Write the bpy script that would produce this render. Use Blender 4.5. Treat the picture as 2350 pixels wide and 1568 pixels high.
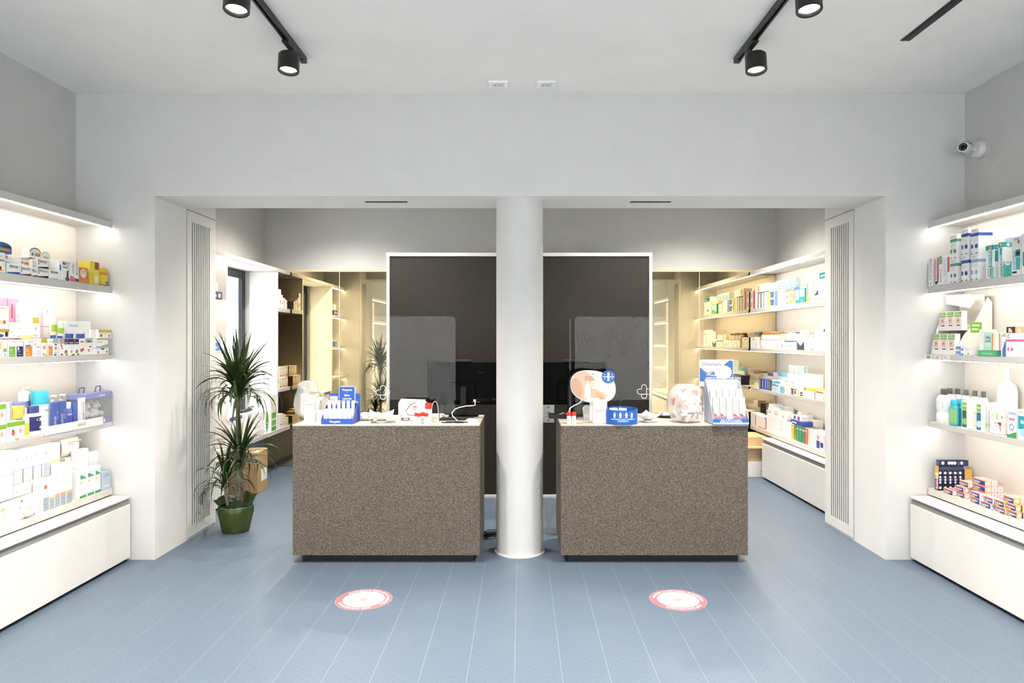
import bpy, math, random
from mathutils import Vector, Matrix
for _o in list(bpy.data.objects):
    bpy.data.objects.remove(_o)
SC = bpy.context.scene
COL = SC.collection
R = random.Random(7)
# ------------------------------------------------------------------ camera, world, exposure
F = 1567.0                      # focal length in pixels of the 2350 px wide frame (24 mm on 36 mm)
CX, CY, EYE = 1194.0, 780.0, 1.5
cam_d = bpy.data.cameras.new('camera'); cam = bpy.data.objects.new('camera', cam_d); COL.objects.link(cam)
cam_d.sensor_width = 36.0; cam_d.lens = F * 36.0 / 2350.0
cam_d.shift_x = (1175 - CX) / 2350.0; cam_d.shift_y = (CY - 784) / 2350.0
cam_d.clip_start = 0.05
cam.location = (0, 0, EYE); cam.rotation_euler = (math.pi / 2, 0, 0)
SC.camera = cam
SC.view_settings.view_transform = 'Standard'; SC.view_settings.look = 'None'
SC.view_settings.gamma = 1.0; SC.view_settings.use_curve_mapping = False
SC.view_settings.exposure = 0.95
w = bpy.data.worlds.new('World'); SC.world = w; w.use_nodes = True
w.node_tree.nodes['Background'].inputs[0].default_value = (1.0, 0.985, 0.975, 1)
w.node_tree.nodes['Background'].inputs[1].default_value = 2.9
SC.cycles.max_bounces = 7; SC.cycles.diffuse_bounces = 3; SC.cycles.glossy_bounces = 3
SC.cycles.use_adaptive_sampling = True; SC.cycles.adaptive_threshold = 0.13; SC.cycles.adaptive_min_samples = 12
SC.cycles.transparent_max_bounces = 10; SC.cycles.transmission_bounces = 4
SC.cycles.caustics_reflective = False; SC.cycles.caustics_refractive = False
SC.cycles.sample_clamp_indirect = 4.0
LED_E = 12.5                    # emission of the shelf light strips
SPOT_W = 138.0                   # watts of one track spot
BACK_W = 265.0                   # watts of one ceiling spot in the back room

def PX(x, Y): return (x - CX) * Y / F
def PZ(y, Y): return EYE - (y - CY) * Y / F
def YF(y): return EYE * F / (y - CY)
def YX(x, X): return F * X / (x - CX)

# ------------------------------------------------------------------ materials
def lin(h):
    if not isinstance(h, str): return tuple(h)[:3]
    h = h.lstrip('#')
    if len(h) == 3: h = ''.join(c * 2 for c in h)
    v = [int(h[i:i + 2], 16) / 255 for i in (0, 2, 4)]
    return tuple(c / 12.92 if c <= .04045 else ((c + .055) / 1.055) ** 2.4 for c in v)
_mats = {}
def mat(h, rough=.5, metal=0.0, spec=.4, var=.03):
    """plain painted, printed or plastic surface with a faint procedural mottling"""
    k = (h if isinstance(h, str) else tuple(h), rough, metal, spec, var)
    if k in _mats: return _mats[k]
    m = bpy.data.materials.new('paint_' + str(h).strip('#').replace(' ', '')); m.use_nodes = True
    nt = m.node_tree; b = nt.nodes['Principled BSDF']; c = lin(h)
    b.inputs['Roughness'].default_value = rough; b.inputs['Metallic'].default_value = metal
    b.inputs['Specular IOR Level'].default_value = spec
    if var:
        n = nt.nodes.new('ShaderNodeTexNoise'); n.inputs['Scale'].default_value = 14; n.inputs['Detail'].default_value = 2
        r = nt.nodes.new('ShaderNodeValToRGB'); e = r.color_ramp.elements
        e[0].position = .3; e[1].position = .7
        e[0].color = tuple(x * (1 - var) for x in c) + (1,); e[1].color = tuple(min(1, x * (1 + var)) for x in c) + (1,)
        nt.links.new(n.outputs['Fac'], r.inputs['Fac']); nt.links.new(r.outputs['Color'], b.inputs['Base Color'])
    else:
        b.inputs['Base Color'].default_value = c + (1,)
    _mats[k] = m
    return m
def emit(name, c, s):
    m = bpy.data.materials.new(name); m.use_nodes = True; nt = m.node_tree
    b = nt.nodes['Principled BSDF']; b.inputs['Base Color'].default_value = (.8, .8, .8, 1)
    b.inputs['Emission Color'].default_value = lin(c) + (1,); b.inputs['Emission Strength'].default_value = s
    return m
def glass(name, tint=(1, 1, 1), ior=1.45, boost=1.0, rough=0.0, haze=0.0):
    """thin clear sheet: fresnel reflection over plain transparency"""
    m = bpy.data.materials.new(name); m.use_nodes = True; nt = m.node_tree; nt.nodes.clear()
    o = nt.nodes.new('ShaderNodeOutputMaterial'); mx = nt.nodes.new('ShaderNodeMixShader')
    fr = nt.nodes.new('ShaderNodeFresnel'); fr.inputs[0].default_value = ior
    tr = nt.nodes.new('ShaderNodeBsdfTransparent'); tr.inputs[0].default_value = tuple(tint) + (1,)
    gl = nt.nodes.new('ShaderNodeBsdfGlossy'); gl.inputs['Roughness'].default_value = rough
    mu = nt.nodes.new('ShaderNodeMath'); mu.operation = 'MULTIPLY'; mu.inputs[1].default_value = boost; mu.use_clamp = True
    L = nt.links.new
    ge = nt.nodes.new('ShaderNodeNewGeometry'); mr_ = nt.nodes.new('ShaderNodeMapRange'); mr_.inputs[3].default_value = ior; mr_.inputs[4].default_value = 1 / ior
    L(ge.outputs['Backfacing'], mr_.inputs[0]); L(mr_.outputs[0], fr.inputs[0])     # same reflectance from both faces of the thin sheet
    L(fr.outputs[0], mu.inputs[0]); L(mu.outputs[0], mx.inputs[0]); L(gl.outputs[0], mx.inputs[2])
    if haze:
        df = nt.nodes.new('ShaderNodeBsdfDiffuse'); df.inputs[0].default_value = (.9, .9, .9, 1)
        m2 = nt.nodes.new('ShaderNodeMixShader'); m2.inputs[0].default_value = haze
        L(tr.outputs[0], m2.inputs[1]); L(df.outputs[0], m2.inputs[2]); L(m2.outputs[0], mx.inputs[1])
    else:
        L(tr.outputs[0], mx.inputs[1])
    L(mx.outputs[0], o.inputs[0])
    return m
def ramp_mat(name, stops, scale, rough, detail=3, stretch=(1, 1, 1), bump=0.0, spec=.4, second=None):
    m = bpy.data.materials.new(name); m.use_nodes = True; nt = m.node_tree; b = nt.nodes['Principled BSDF']
    L = nt.links.new
    tc = nt.nodes.new('ShaderNodeTexCoord'); mp = nt.nodes.new('ShaderNodeMapping'); mp.inputs['Scale'].default_value = stretch
    L(tc.outputs['Object'], mp.inputs[0])
    n = nt.nodes.new('ShaderNodeTexNoise'); n.inputs['Scale'].default_value = scale; n.inputs['Detail'].default_value = detail
    n.inputs['Roughness'].default_value = .6
    L(mp.outputs[0], n.inputs['Vector'])
    r = nt.nodes.new('ShaderNodeValToRGB'); e = r.color_ramp.elements
    while len(e) < len(stops): e.new(.5)
    for q, (p, c) in zip(e, stops): q.position = p; q.color = lin(c) + (1,)
    L(n.outputs['Fac'], r.inputs['Fac'])
    out = r.outputs['Color']
    if second:
        sc2, st2, amt, c2 = second
        mp2 = nt.nodes.new('ShaderNodeMapping'); mp2.inputs['Scale'].default_value = st2; L(tc.outputs['Object'], mp2.inputs[0])
        n2 = nt.nodes.new('ShaderNodeTexNoise'); n2.inputs['Scale'].default_value = sc2; n2.inputs['Detail'].default_value = 2
        L(mp2.outputs[0], n2.inputs['Vector'])
        ma = nt.nodes.new('ShaderNodeMath'); ma.operation = 'MULTIPLY'; ma.inputs[1].default_value = amt; L(n2.outputs['Fac'], ma.inputs[0])
        mx = nt.nodes.new('ShaderNodeMixRGB'); mx.inputs[2].default_value = lin(c2) + (1,)
        L(ma.outputs[0], mx.inputs[0]); L(out, mx.inputs[1]); out = mx.outputs[0]
    L(out, b.inputs['Base Color']); b.inputs['Roughness'].default_value = rough; b.inputs['Specular IOR Level'].default_value = spec
    if bump:
        bp = nt.nodes.new('ShaderNodeBump'); bp.inputs['Strength'].default_value = bump; bp.inputs['Distance'].default_value = .002
        L(n.outputs['Fac'], bp.inputs['Height']); L(bp.outputs[0], b.inputs['Normal'])
    return m
M_WALL = ramp_mat('wall_plaster', [(.3, '#cdcdcc'), (.7, '#d0d0cf')], 5, .75, 3, bump=.004)
M_GREY = ramp_mat('grey_plaster', [(.3, '#c2c2c0'), (.7, '#c5c5c3')], 5, .75, 3, bump=.004)
M_REVEAL = ramp_mat('white_reveal_plaster', [(.3, '#e8e6e2'), (.7, '#ebe9e5')], 5, .75, 3, bump=.004)
M_CEIL = ramp_mat('ceiling_plaster', [(.3, '#efede9'), (.7, '#f3f1ed')], 3, .8, 2)
M_STONE = ramp_mat('speckled_stone', [(.33, '#2b2621'), (.45, '#4a423b'), (.55, '#675d53'), (.68, '#988c7e')], 265, .6, 2.5,
                   second=(3, (1, 1, 1), .22, '#5d544b'))
M_STONE_SHADE = ramp_mat('shaded_speckled_stone', [(.33, '#110f0c'), (.45, '#1d1916'), (.55, '#2c2620'), (.68, '#4f463e')], 265, .6, 2.5)  # counter stone darkened, the partition's weaker light put into its colour
M_FLOOR = ramp_mat('vinyl_floor', [(.3, '#4d5b6d'), (.5, '#586677'), (.7, '#677585')], 520, .42, 2, (1, .08, 1), spec=.35,
                   second=(420, (.1, 1, 1), .4, '#51606f'))
M_GROUT = mat('#98a6b3', .6)
M_LAC = mat('#e9e6e1', .38, var=.012)
M_SHELF = mat('#dedbd6', .42, var=.012)
M_LIP_SHADE = mat('#c9c6c1', .45, var=.012)  # shelf colour darkened for the weaker light on the front lips
M_BACKP = mat('#ece7df', .5, var=.012)
M_GAP = mat('#8b8987', .5)
M_BLK = mat('#161616', .45)
M_BLKM = mat('#1d1c1b', .35)
M_DARK = mat('#2a2a29', .6)
M_LED = emit('led_diffuser', '#fff6ea', LED_E)
M_LENS = emit('lamp_lens', '#fff4e2', 14.0)
M_ACR = glass('acrylic_sheet', (.985, .99, .99), 1.42, .4)
M_ACRE = glass('acrylic_edge', (.95, .97, .97), 1.49, 1.0, .2, .8)
M_PANE = glass('window_glass', (.97, .99, .99), 1.5, 1.0)
M_CLEAR = glass('clear_plastic', (.96, .97, .97), 1.45, 1.3, .05, .10)
M_FILM = glass('crumpled_film', (.98, .98, .98), 1.4, 1.0, .12, .30)
M_WHITE = mat('#f2f1ee', .45, var=.01)
M_PLAST = mat('#fbfbfa', .3, var=.01)
M_CHROME = mat('#c8c8c8', .18, .9)
def mirror_mat():
    m = bpy.data.materials.new('bronze_mirror'); m.use_nodes = True; nt = m.node_tree
    b = nt.nodes['Principled BSDF']; b.inputs['Base Color'].default_value = (.78, .655, .41, 1)
    b.inputs['Metallic'].default_value = 1; b.inputs['Roughness'].default_value = .015
    n = nt.nodes.new('ShaderNodeTexNoise'); n.inputs['Scale'].default_value = 1.3
    r = nt.nodes.new('ShaderNodeMapRange'); r.inputs[3].default_value = .008; r.inputs[4].default_value = .02
    nt.links.new(n.outputs['Fac'], r.inputs[0]); nt.links.new(r.outputs[0], b.inputs['Roughness'])
    return m
M_MIRROR = mirror_mat()

# ------------------------------------------------------------------ mesh builder
class MB:
    def __init__(s): s.v = []; s.f = []; s.m = []; s.mats = []
    def mi(s, m):
        if m not in s.mats: s.mats.append(m)
        return s.mats.index(m)
    def add(s, vs, fs, m):
        k = len(s.v); s.v += [tuple(p) for p in vs]; i = s.mi(m)
        for f in fs: s.f.append(tuple(k + j for j in f)); s.m.append(i)
        return s
    def box(s, a, b, m, bev=0.0):
        x0, y0, z0 = a; x1, y1, z1 = b
        if bev <= 0:
            vs = [(x0, y0, z0), (x1, y0, z0), (x1, y1, z0), (x0, y1, z0), (x0, y0, z1), (x1, y0, z1), (x1, y1, z1), (x0, y1, z1)]
            return s.add(vs, [(0, 3, 2, 1), (4, 5, 6, 7), (0, 1, 5, 4), (1, 2, 6, 5), (2, 3, 7, 6), (3, 0, 4, 7)], m)
        bev = min(bev, .45 * min(x1 - x0, y1 - y0, z1 - z0))
        vs = []; idx = {}
        for i in (0, 1):
            for j in (0, 1):
                for k in (0, 1):
                    c = (x1 if i else x0, y1 if j else y0, z1 if k else z0); d = (-1 if i else 1, -1 if j else 1, -1 if k else 1)
                    for ax in range(3):
                        p = [c[t] + (0 if t == ax else d[t] * bev) for t in range(3)]
                        idx[i, j, k, ax] = len(vs); vs.append(tuple(p))
        fs = []
        def q(l): return [idx[t] for t in l]
        for n in (0, 1):
            o = [(0, 0), (1, 0), (1, 1), (0, 1)]
            fx = q([(n, a_, b_, 0) for a_, b_ in o]); fy = q([(a_, n, b_, 1) for a_, b_ in o]); fz = q([(a_, b_, n, 2) for a_, b_ in o])
            if n == 0: fx = fx[::-1]; fz = fz[::-1]
            else: fy = fy[::-1]
            fs += [fx, fy, fz]
        for a_ in (0, 1):
            for b_ in (0, 1):
                fs.append(q([(a_, b_, 0, 0), (a_, b_, 1, 0), (a_, b_, 1, 1), (a_, b_, 0, 1)]) if a_ == b_ else q([(a_, b_, 0, 1), (a_, b_, 1, 1), (a_, b_, 1, 0), (a_, b_, 0, 0)]))
                e = [(a_, 0, b_, 0), (a_, 0, b_, 2), (a_, 1, b_, 2), (a_, 1, b_, 0)]
                fs.append(q(e if a_ == b_ else e[::-1])[::-1] if True else None)
                e = [(0, a_, b_, 1), (1, a_, b_, 1), (1, a_, b_, 2), (0, a_, b_, 2)]
                fs.append(q(e if a_ == b_ else e[::-1])[::-1])
        for i in (0, 1):
            for j in (0, 1):
                for k in (0, 1): fs.append(q([(i, j, k, 0), (i, j, k, 1), (i, j, k, 2)]) if (i + j + k) % 2 else q([(i, j, k, 2), (i, j, k, 1), (i, j, k, 0)]))
        return s.add(vs, fs, m)
    def lathe(s, prof, m, n=20, c=(0, 0), sx=1.0, sy=1.0, cap=True, ph=0.0):
        vs = []; fs = []
        for r, z in prof:
            for i in range(n):
                a = ph + 2 * math.pi * i / n; vs.append((c[0] + r * sx * math.cos(a), c[1] + r * sy * math.sin(a), z))
        for j in range(len(prof) - 1):
            for i in range(n):
                k = (i + 1) % n; fs.append((j * n + i, j * n + k, (j + 1) * n + k, (j + 1) * n + i))
        if cap:
            fs.append(tuple(range(n))[::-1]); fs.append(tuple((len(prof) - 1) * n + i for i in range(n)))
        return s.add(vs, fs, m)
    def tube(s, pts, r, m, n=8, cap=True):
        pts = [Vector(p) for p in pts]; rr = r if isinstance(r, (list, tuple)) else [r] * len(pts)
        vs = []; fs = []; up = None
        for i, p in enumerate(pts):
            t = (pts[min(i + 1, len(pts) - 1)] - pts[max(i - 1, 0)]).normalized()
            if up is None: up = t.orthogonal().normalized()
            up = (up - t * up.dot(t)); up = up.normalized() if up.length > 1e-6 else t.orthogonal().normalized()
            b = t.cross(up)
            for k in range(n):
                a = 2 * math.pi * k / n; vs.append(p + (up * math.cos(a) + b * math.sin(a)) * rr[i])
        for j in range(len(pts) - 1):
            for i in range(n):
                k = (i + 1) % n; fs.append((j * n + i, j * n + k, (j + 1) * n + k, (j + 1) * n + i))
        if cap: fs.append(tuple(range(n))[::-1]); fs.append(tuple((len(pts) - 1) * n + i for i in range(n)))
        return s.add(vs, fs, m)
    def prism(s, pts, y0, y1, m):
        """outline in x,z pushed from y0 to y1 (outline anticlockwise as seen from -y)"""
        n = len(pts); vs = [(x, y0, z) for x, z in pts] + [(x, y1, z) for x, z in pts]
        fs = [tuple(range(n)), tuple(range(2 * n - 1, n - 1, -1))] + [(i, n + i, n + (i + 1) % n, (i + 1) % n) for i in range(n)]
        return s.add(vs, fs, m)
    def slabz(s, pts, z0, z1, m):
        n = len(pts); vs = [(x, y, z0) for x, y in pts] + [(x, y, z1) for x, y in pts]
        fs = [tuple(range(n))[::-1], tuple(range(n, 2 * n))] + [(i, (i + 1) % n, n + (i + 1) % n, n + i) for i in range(n)]
        return s.add(vs, fs, m)
    def mesh(s, name, smooth=False):
        me = bpy.data.meshes.new(name); me.from_pydata(s.v, [], s.f)
        for m in s.mats: me.materials.append(m)
        me.polygons.foreach_set('material_index', s.m)
        if smooth:
            me.polygons.foreach_set('use_smooth', [True] * len(s.f)); me.update()
            me.set_sharp_from_angle(angle=math.radians(38))
        me.update(); return me
    def build(s, name, parent=None, loc=None, rz=0.0, smooth=False, rot=None):
        o = bpy.data.objects.new(name, s.mesh(name, smooth)); COL.objects.link(o)
        if loc: o.location = loc
        o.rotation_euler = rot if rot else (0, 0, rz)
        if parent: o.parent = parent
        if name.endswith('_print'): o['kind'] = 'stuff'
        return o
def tag(o, label, cat, group=None):
    o['label'] = label; o['category'] = cat
    if group: o['group'] = group
    return o
def struct(o, label=None):
    o['kind'] = 'structure'
    if label: o['label'] = label
    return o
def empty(name, loc=(0, 0, 0), rz=0.0):
    o = bpy.data.objects.new(name, None); COL.objects.link(o); o.location = loc; o.rotation_euler = (0, 0, rz)
    o.empty_display_size = .05
    return o
def copy_tree(o, parent=None):
    c = o.copy(); COL.objects.link(c); c.parent = parent
    for ch in list(o.children): copy_tree(ch, c)
    return c
def rrect(x0, z0, x1, z1, r, n=5, corners=(1, 1, 1, 1)):
    """rounded rectangle outline, anticlockwise from bottom left; corners bl, br, tr, tl"""
    P = []
    for (cx, cz, a0, on, X, Z) in ((x0 + r, z0 + r, 180, corners[0], x0, z0), (x1 - r, z0 + r, 270, corners[1], x1, z0), (x1 - r, z1 - r, 0, corners[2], x1, z1), (x0 + r, z1 - r, 90, corners[3], x0, z1)):
        if not on: P.append((X, Z)); continue
        for i in range(n + 1):
            a = math.radians(a0 + 90 * i / n); P.append((cx + r * math.cos(a), cz + r * math.sin(a)))
    return P
# ------------------------------------------------------------------ lettering and print
_txt = {}
def text_polys(t, bold=0.0):
    k = (t, bold)
    if k in _txt: return _txt[k]
    cu = bpy.data.curves.new('lettering', 'FONT'); cu.body = t; cu.resolution_u = 2; cu.offset = bold; cu.fill_mode = 'FRONT'
    ob = bpy.data.objects.new('lettering', cu); me = bpy.data.meshes.new_from_object(ob)
    vs = [(v.co.x, v.co.y) for v in me.vertices]; fs = [tuple(p.vertices) for p in me.polygons]
    bpy.data.objects.remove(ob); bpy.data.curves.remove(cu); bpy.data.meshes.remove(me)
    if vs:
        x0 = min(v[0] for v in vs); x1 = max(v[0] for v in vs)
        vs = [(x - x0, y) for x, y in vs]; wd = x1 - x0
    else: wd = .3
    _txt[k] = (vs, fs, wd)
    return _txt[k]
def print_on(mb, spec, W, H, fn, off=0.0):
    """spec: 'r u0 v0 u1 v1 col; c u v r col; e u v ru rv col; w u0 v0 u1 v1 amp col; t u v height col TEXT; T same centred; V vertical text'
       u,v are shares of the face, heights and radii shares of its height; fn maps metres on the face to local xyz"""
    lay = 0
    for it in spec.split(';'):
        it = it.strip()
        if not it: continue
        q = it.split(None, 5 if it[0] in 'tTVe' else 6); k = q[0]; lay += 1; d = off + lay * .00012
        if k == 'r':
            u0, v0, u1, v1 = [float(x) for x in q[1:5]]; m = mat(q[5], .5, var=0)
            mb.add([fn(u * W, v * H, d) for u, v in ((u0, v0), (u1, v0), (u1, v1), (u0, v1))], [(0, 1, 2, 3)], m)
        elif k in 'ce':
            if k == 'c': u, v, r = [float(x) for x in q[1:4]]; ru = rv = r * H; m = mat(q[4], .5, var=0)
            else: u, v, ru, rv = [float(x) for x in q[1:5]]; ru *= W; rv *= H; m = mat(q[5], .5, var=0)
            n = 14; mb.add([fn(u * W + ru * math.cos(2 * math.pi * i / n), v * H + rv * math.sin(2 * math.pi * i / n), d) for i in range(n)], [tuple(range(n))], m)
        elif k == 'w':
            u0, v0, u1, v1, a = [float(x) for x in q[1:6]]; m = mat(q[6], .5, var=0); n = 8
            top = [(u0 + (u1 - u0) * i / n, v1 + a * math.sin(math.pi * (i / n - .5))) for i in range(n + 1)]
            P = [(u0, v0), (u1, v0)] + top[::-1]
            mb.add([fn(u * W, v * H, d) for u, v in P], [tuple(range(len(P)))], m)
        elif k in 'tTV':
            u, v, hh = [float(x) for x in q[1:4]]; m = mat(q[4], .5, var=0); vs, fs, wd = text_polys(q[5], .012)
            sc = hh * H / .7
            if k == 'V': mb.add([fn(u * W - y * hh * W / .7, v * H + x * hh * W / .7, d) for x, y in vs], fs, m)
            else:
                du = -wd * sc / 2 if k == 'T' else 0
                mb.add([fn(u * W + du + x * sc, v * H + y * sc, d) for x, y in vs], fs, m)
# ================================================================== the setting
XW, YW, YJ, YH, YM, ZC, ZS, XO = 3.03, 4.654, 5.58, 5.085, 8.08, 3.178, 2.48, 2.49
YR = -1.7                       # shop front behind the camera
T = .25; TL = .12
# floor: long vinyl strips over a pale joint bed
fl = struct(MB().box((-XW - T, YR - T, -.12), (XW + T, YM + T, -.0004), M_GROUT).build('floor'))
PW = .2117
plk = MB().box((0, YR, -.006), (PW - .0013, YM, 0), M_FLOOR).mesh('plank')
k0 = -15
for k in range(k0, 15):
    x0 = -.025 + k * PW
    if x0 < -XW - .1 or x0 + PW > XW + .16: continue
    o = bpy.data.objects.new('plank', plk); COL.objects.link(o); o.parent = fl; o.location = (x0 + .00065, 0, 0)
ce = MB().box((-XW - T, YR - T, ZC), (XW + T, YM + T, ZC + .15), M_CEIL).build('ceiling'); struct(ce)
WY0, WY1, WZ0, WZ1 = 6.335, 7.62, .50, 2.262          # window in the back room
wl = MB()
wl.box((-XW - TL, YR - T, 0), (-XW, WY0, ZC), M_GREY); wl.box((-XW - TL, WY1, 0), (-XW, YM + T, ZC), M_GREY)
wl.box((-XW - TL, WY0, 0), (-XW, WY1, WZ0 - .06), M_GREY); wl.box((-XW - TL, WY0, WZ1), (-XW, WY1, ZC), M_GREY)
struct(wl.build('wall_left'))
struct(MB().box((XW, YR - T, 0), (XW + T, YM + T, ZC), M_GREY).build('wall_right'))
struct(MB().box((-XW, YM + .012, 0), (XW, YM + T, ZC), M_GREY).build('wall_back'))
wf = MB()
wf.box((-XW, YW, 0), (-XO, YJ, ZC), M_WALL); wf.box((XO, YW, 0), (XW, YJ, ZC), M_WALL)
wf.box((-XO, YW, ZS), (XO, YH, ZC), M_WALL)
for i, f in enumerate(wf.f):                     # the sides of the opening and its soffit are painted white
    P = [wf.v[k] for k in f]; n = [max(p[a] for p in P) - min(p[a] for p in P) for a in range(3)]
    if n[1] > .1: wf.m[i] = wf.mi(M_REVEAL)
struct(wf.build('wall_front'), 'pale plaster wall framing the wide opening')
# glazed shop front behind the camera (daylight)
wr = MB()
wr.box((-XW, YR - T, 0), (-2.6, YR, ZC), M_WALL); wr.box((2.6, YR - T, 0), (XW, YR, ZC), M_WALL); wr.box((-2.6, YR - T, 2.85), (2.6, YR, ZC), M_WALL)
struct(wr.build('wall_rear'))
w2 = empty('window_2', (0, YR - .12, 0)); struct(w2)
for x in (-2.57, -.9, .9, 2.57): MB().box((x - .03, -.03, 0), (x + .03, .03, 2.85), M_DARK).build('mullion', w2)
for z in (0.03, 2.2, 2.82): MB().box((-2.6, -.028, z - .03), (2.6, .028, z + .03), M_DARK).build('rail', w2)
for a, b in ((-2.54, -.93), (-.87, .87), (.93, 2.54)): MB().box((a, -.004, .06), (b, .004, 2.79), M_PANE).build('pane', w2)
# column
cn = MB(); cr = .166
cn.lathe([(cr, .012), (cr, ZS + .0)], M_WALL, 56, (0, 0), cap=False)
co = cn.build('column', loc=(-.004, YW + .035 + cr, 0), smooth=True); struct(co, 'round white plaster column between the two counters')
rg = MB().lathe([(cr + .002, 0), (cr + .012, 0), (cr + .012, .010), (cr + .002, .012)], M_LAC, 56, cap=False).build('base_ring', co, smooth=True)
# speckled partition behind the counters
PY, PT, PX0, PX1 = 6.475, 2.326, -1.269, 1.252
pa = empty('wall_partition', (0, PY, 0)); struct(pa, 'speckled stone partition, shade in its colour, with white edging behind the counters')
MB().box((PX0 + .03, .008, .03), (PX1 - .03, .13, PT - .035), M_STONE_SHADE, .003).build('panel', pa)
MB().box((PX0, 0, 0), (PX0 + .029, .14, PT), M_LAC, .002).build('edging', pa)
MB().box((PX1 - .029, 0, 0), (PX1, .14, PT), M_LAC, .002).build('edging', pa)
MB().box((PX0 + .03, 0, PT - .034), (PX1 - .03, .14, PT), M_LAC, .002).build('edging', pa)
MB().box((PX0 + .03, 0, 0), (PX1 - .03, .14, .029), M_LAC, .002).build('base_strip', pa)
# bronze mirror across the back wall
mr = empty('wall_mirror', (0, YM, 0)); tag(mr, 'bronze tinted mirror panels covering the back wall behind the partition', 'mirror')
ZT = 2.315
sx = [-XW + .004, PX(779, YM), 0, PX(1605, YM), XW - .004]
for a, b in zip(sx[:-1], sx[1:]): MB().box((a + .003, 0, .012), (b - .003, .008, ZT - .01), M_MIRROR).build('mirror_panel', mr)
for x in (sx[1], sx[3]): MB().box((x - .003, -.002, .012), (x + .003, .009, ZT - .01), mat('#d8c79c', .4)).build('joint_strip', mr)
MB().box((-XW + .004, -.004, ZT - .01), (XW - .004, .010, ZT + .014), mat('#d9cba6', .4)).build('top_trim', mr)
# window in the back room's side wall
w1 = empty('window_1', (-XW, 0, 0)); struct(w1, 'dark framed window with daylight beside the back room shelves')
M_FRAME = mat('#2b2e34', .35)
def wbar(y0, y1, z0, z1, x0=-.088, x1=-.04): MB().box((x0, y0, z0), (x1, y1, z1), M_FRAME, .004).build('window_frame', w1)
wbar(WY0, WY0 + .075, WZ0, WZ1); wbar(WY1 - .075, WY1, WZ0, WZ1); wbar(WY0 + .075, WY1 - .075, WZ1 - .09, WZ1); wbar(WY0 + .075, WY1 - .075, WZ0, WZ0 + .08)
MB().box((-.067, WY0 + .075, WZ0 + .08), (-.061, WY1 - .075, WZ1 - .09), M_PANE).build('pane', w1)
rv = MB(); M_REV = mat('#eef1f4', .6, var=.01)
rv.box((-.039, WY0, WZ0 - .06), (0, WY1, WZ0), M_REV)
rv.build('window_sill', w1)

# ------------------------------------------------------------------ shelving
SHELF_Z = {'cornice': (2.302, 2.26), 'top': (1.861, 1.815), 'second': (1.402, 1.365), 'third': (.945, .909), 'ledge': (.496, .45)}
def shelf(name, sd, xf, y0, y1, zt, zb, label, led=True, group=None):
    e = empty(name, (sd * XW, (y0 + y1) / 2, zb)); L = (y1 - y0) / 2; D = XW - xf - .002; h = zt - zb
    X = lambda d: -sd * d                                     # distance out from the wall
    def bx(d0, d1, a, b, z0, z1, m, nm, bev=0.002):
        p, q = sorted((X(d0), X(d1))); return MB().box((p, a, z0), (q, b, z1), m, bev).build(nm, e)
    bx(.002, D - .019, -L, L, h - .03 if led else 0, h, M_SHELF, 'board')
    bx(D - .018, D, -L, L, 0, h, M_LIP_SHADE, 'front_lip')
    if led: bx(D - .034, D - .020, -L + .004, L - .004, -.003, .010, M_LED, 'led_strip', 0)
    tag(e, label, 'shelf', group)
    return e
NM = {'cornice': 'uppermost lit canopy board', 'top': 'top product shelf', 'second': 'second product shelf', 'third': 'third product shelf', 'ledge': 'lowest product ledge'}
XF, XB = 2.77, 2.71
for sd, wd in ((-1, 'plant'), (1, 'security camera')):
    for k, (zt, zb) in SHELF_Z.items():
        shelf('wall_shelf', sd, XF, 2.0, YW - .010, zt, zb, f'{NM[k]} on the {wd} side of the front room', led=(k != 'ledge'), group='lit wall shelves')
    MB().box((min(sd * XW, sd * (XW - .001)), 2.0, .5), (max(sd * XW, sd * (XW - .001)), YW, 2.262), M_BACKP).build('trim_1' if sd < 0 else 'trim_2')['kind'] = 'structure'
for k, (zt, zb) in SHELF_Z.items():
    shelf('wall_shelf', 1, XB, YJ + .01, YM - .03, zt, zb, f'{NM[k]} of the back room opposite the window', led=(k != 'ledge'), group='lit wall shelves')
MB().box((XW - .001, YJ, .5), (XW, YM, 2.262), M_BACKP).build('trim_3')['kind'] = 'structure'
zt, zb = SHELF_Z['cornice']
shelf('wall_shelf', -1, XB, YJ + .01, YM - .03, zt, zb, 'canopy board running over the back room window', led=False, group='lit wall shelves')
zt, zb = SHELF_Z['ledge']
shelf('wall_shelf', -1, XB, YJ + .01, YM - .03, zt, zb, 'lowest ledge under the back room window', led=False, group='lit wall shelves')
for k in ('top', 'second', 'third'):
    zt, zb = SHELF_Z[k]
    shelf('wall_shelf', -1, XB, YJ + .01, WY0 - .035, zt, zb, f'short {NM[k].split(" ")[0]} shelf between the grille panel and the back room window', group='lit wall shelves')
    if k != 'second': shelf('wall_shelf', -1, XB, WY1 + .035, YM - .03, zt, zb, f'short {NM[k].split(" ")[0]} shelf between the window and the mirror', led=False, group='lit wall shelves')
led = MB().box((-XB - .035, YJ + .02, 2.249), (-XB - .02, WY0 - .04, 2.2585), M_LED).build('led_bar'); tag(led, 'glowing light bar over the short shelves beside the window', 'light')
for y, wd in ((WY0 - .033, 'near'), (WY1 + .002, 'far')):
    o = MB().box((-XW + .002, y, .498), (-XB - .003, y + .031, 2.258), M_LAC, .002).build('shelf_divider')
    tag(o, f'white upright panel on the {"grille" if wd == "near" else "mirror"} side of the back room window', 'divider')
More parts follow.
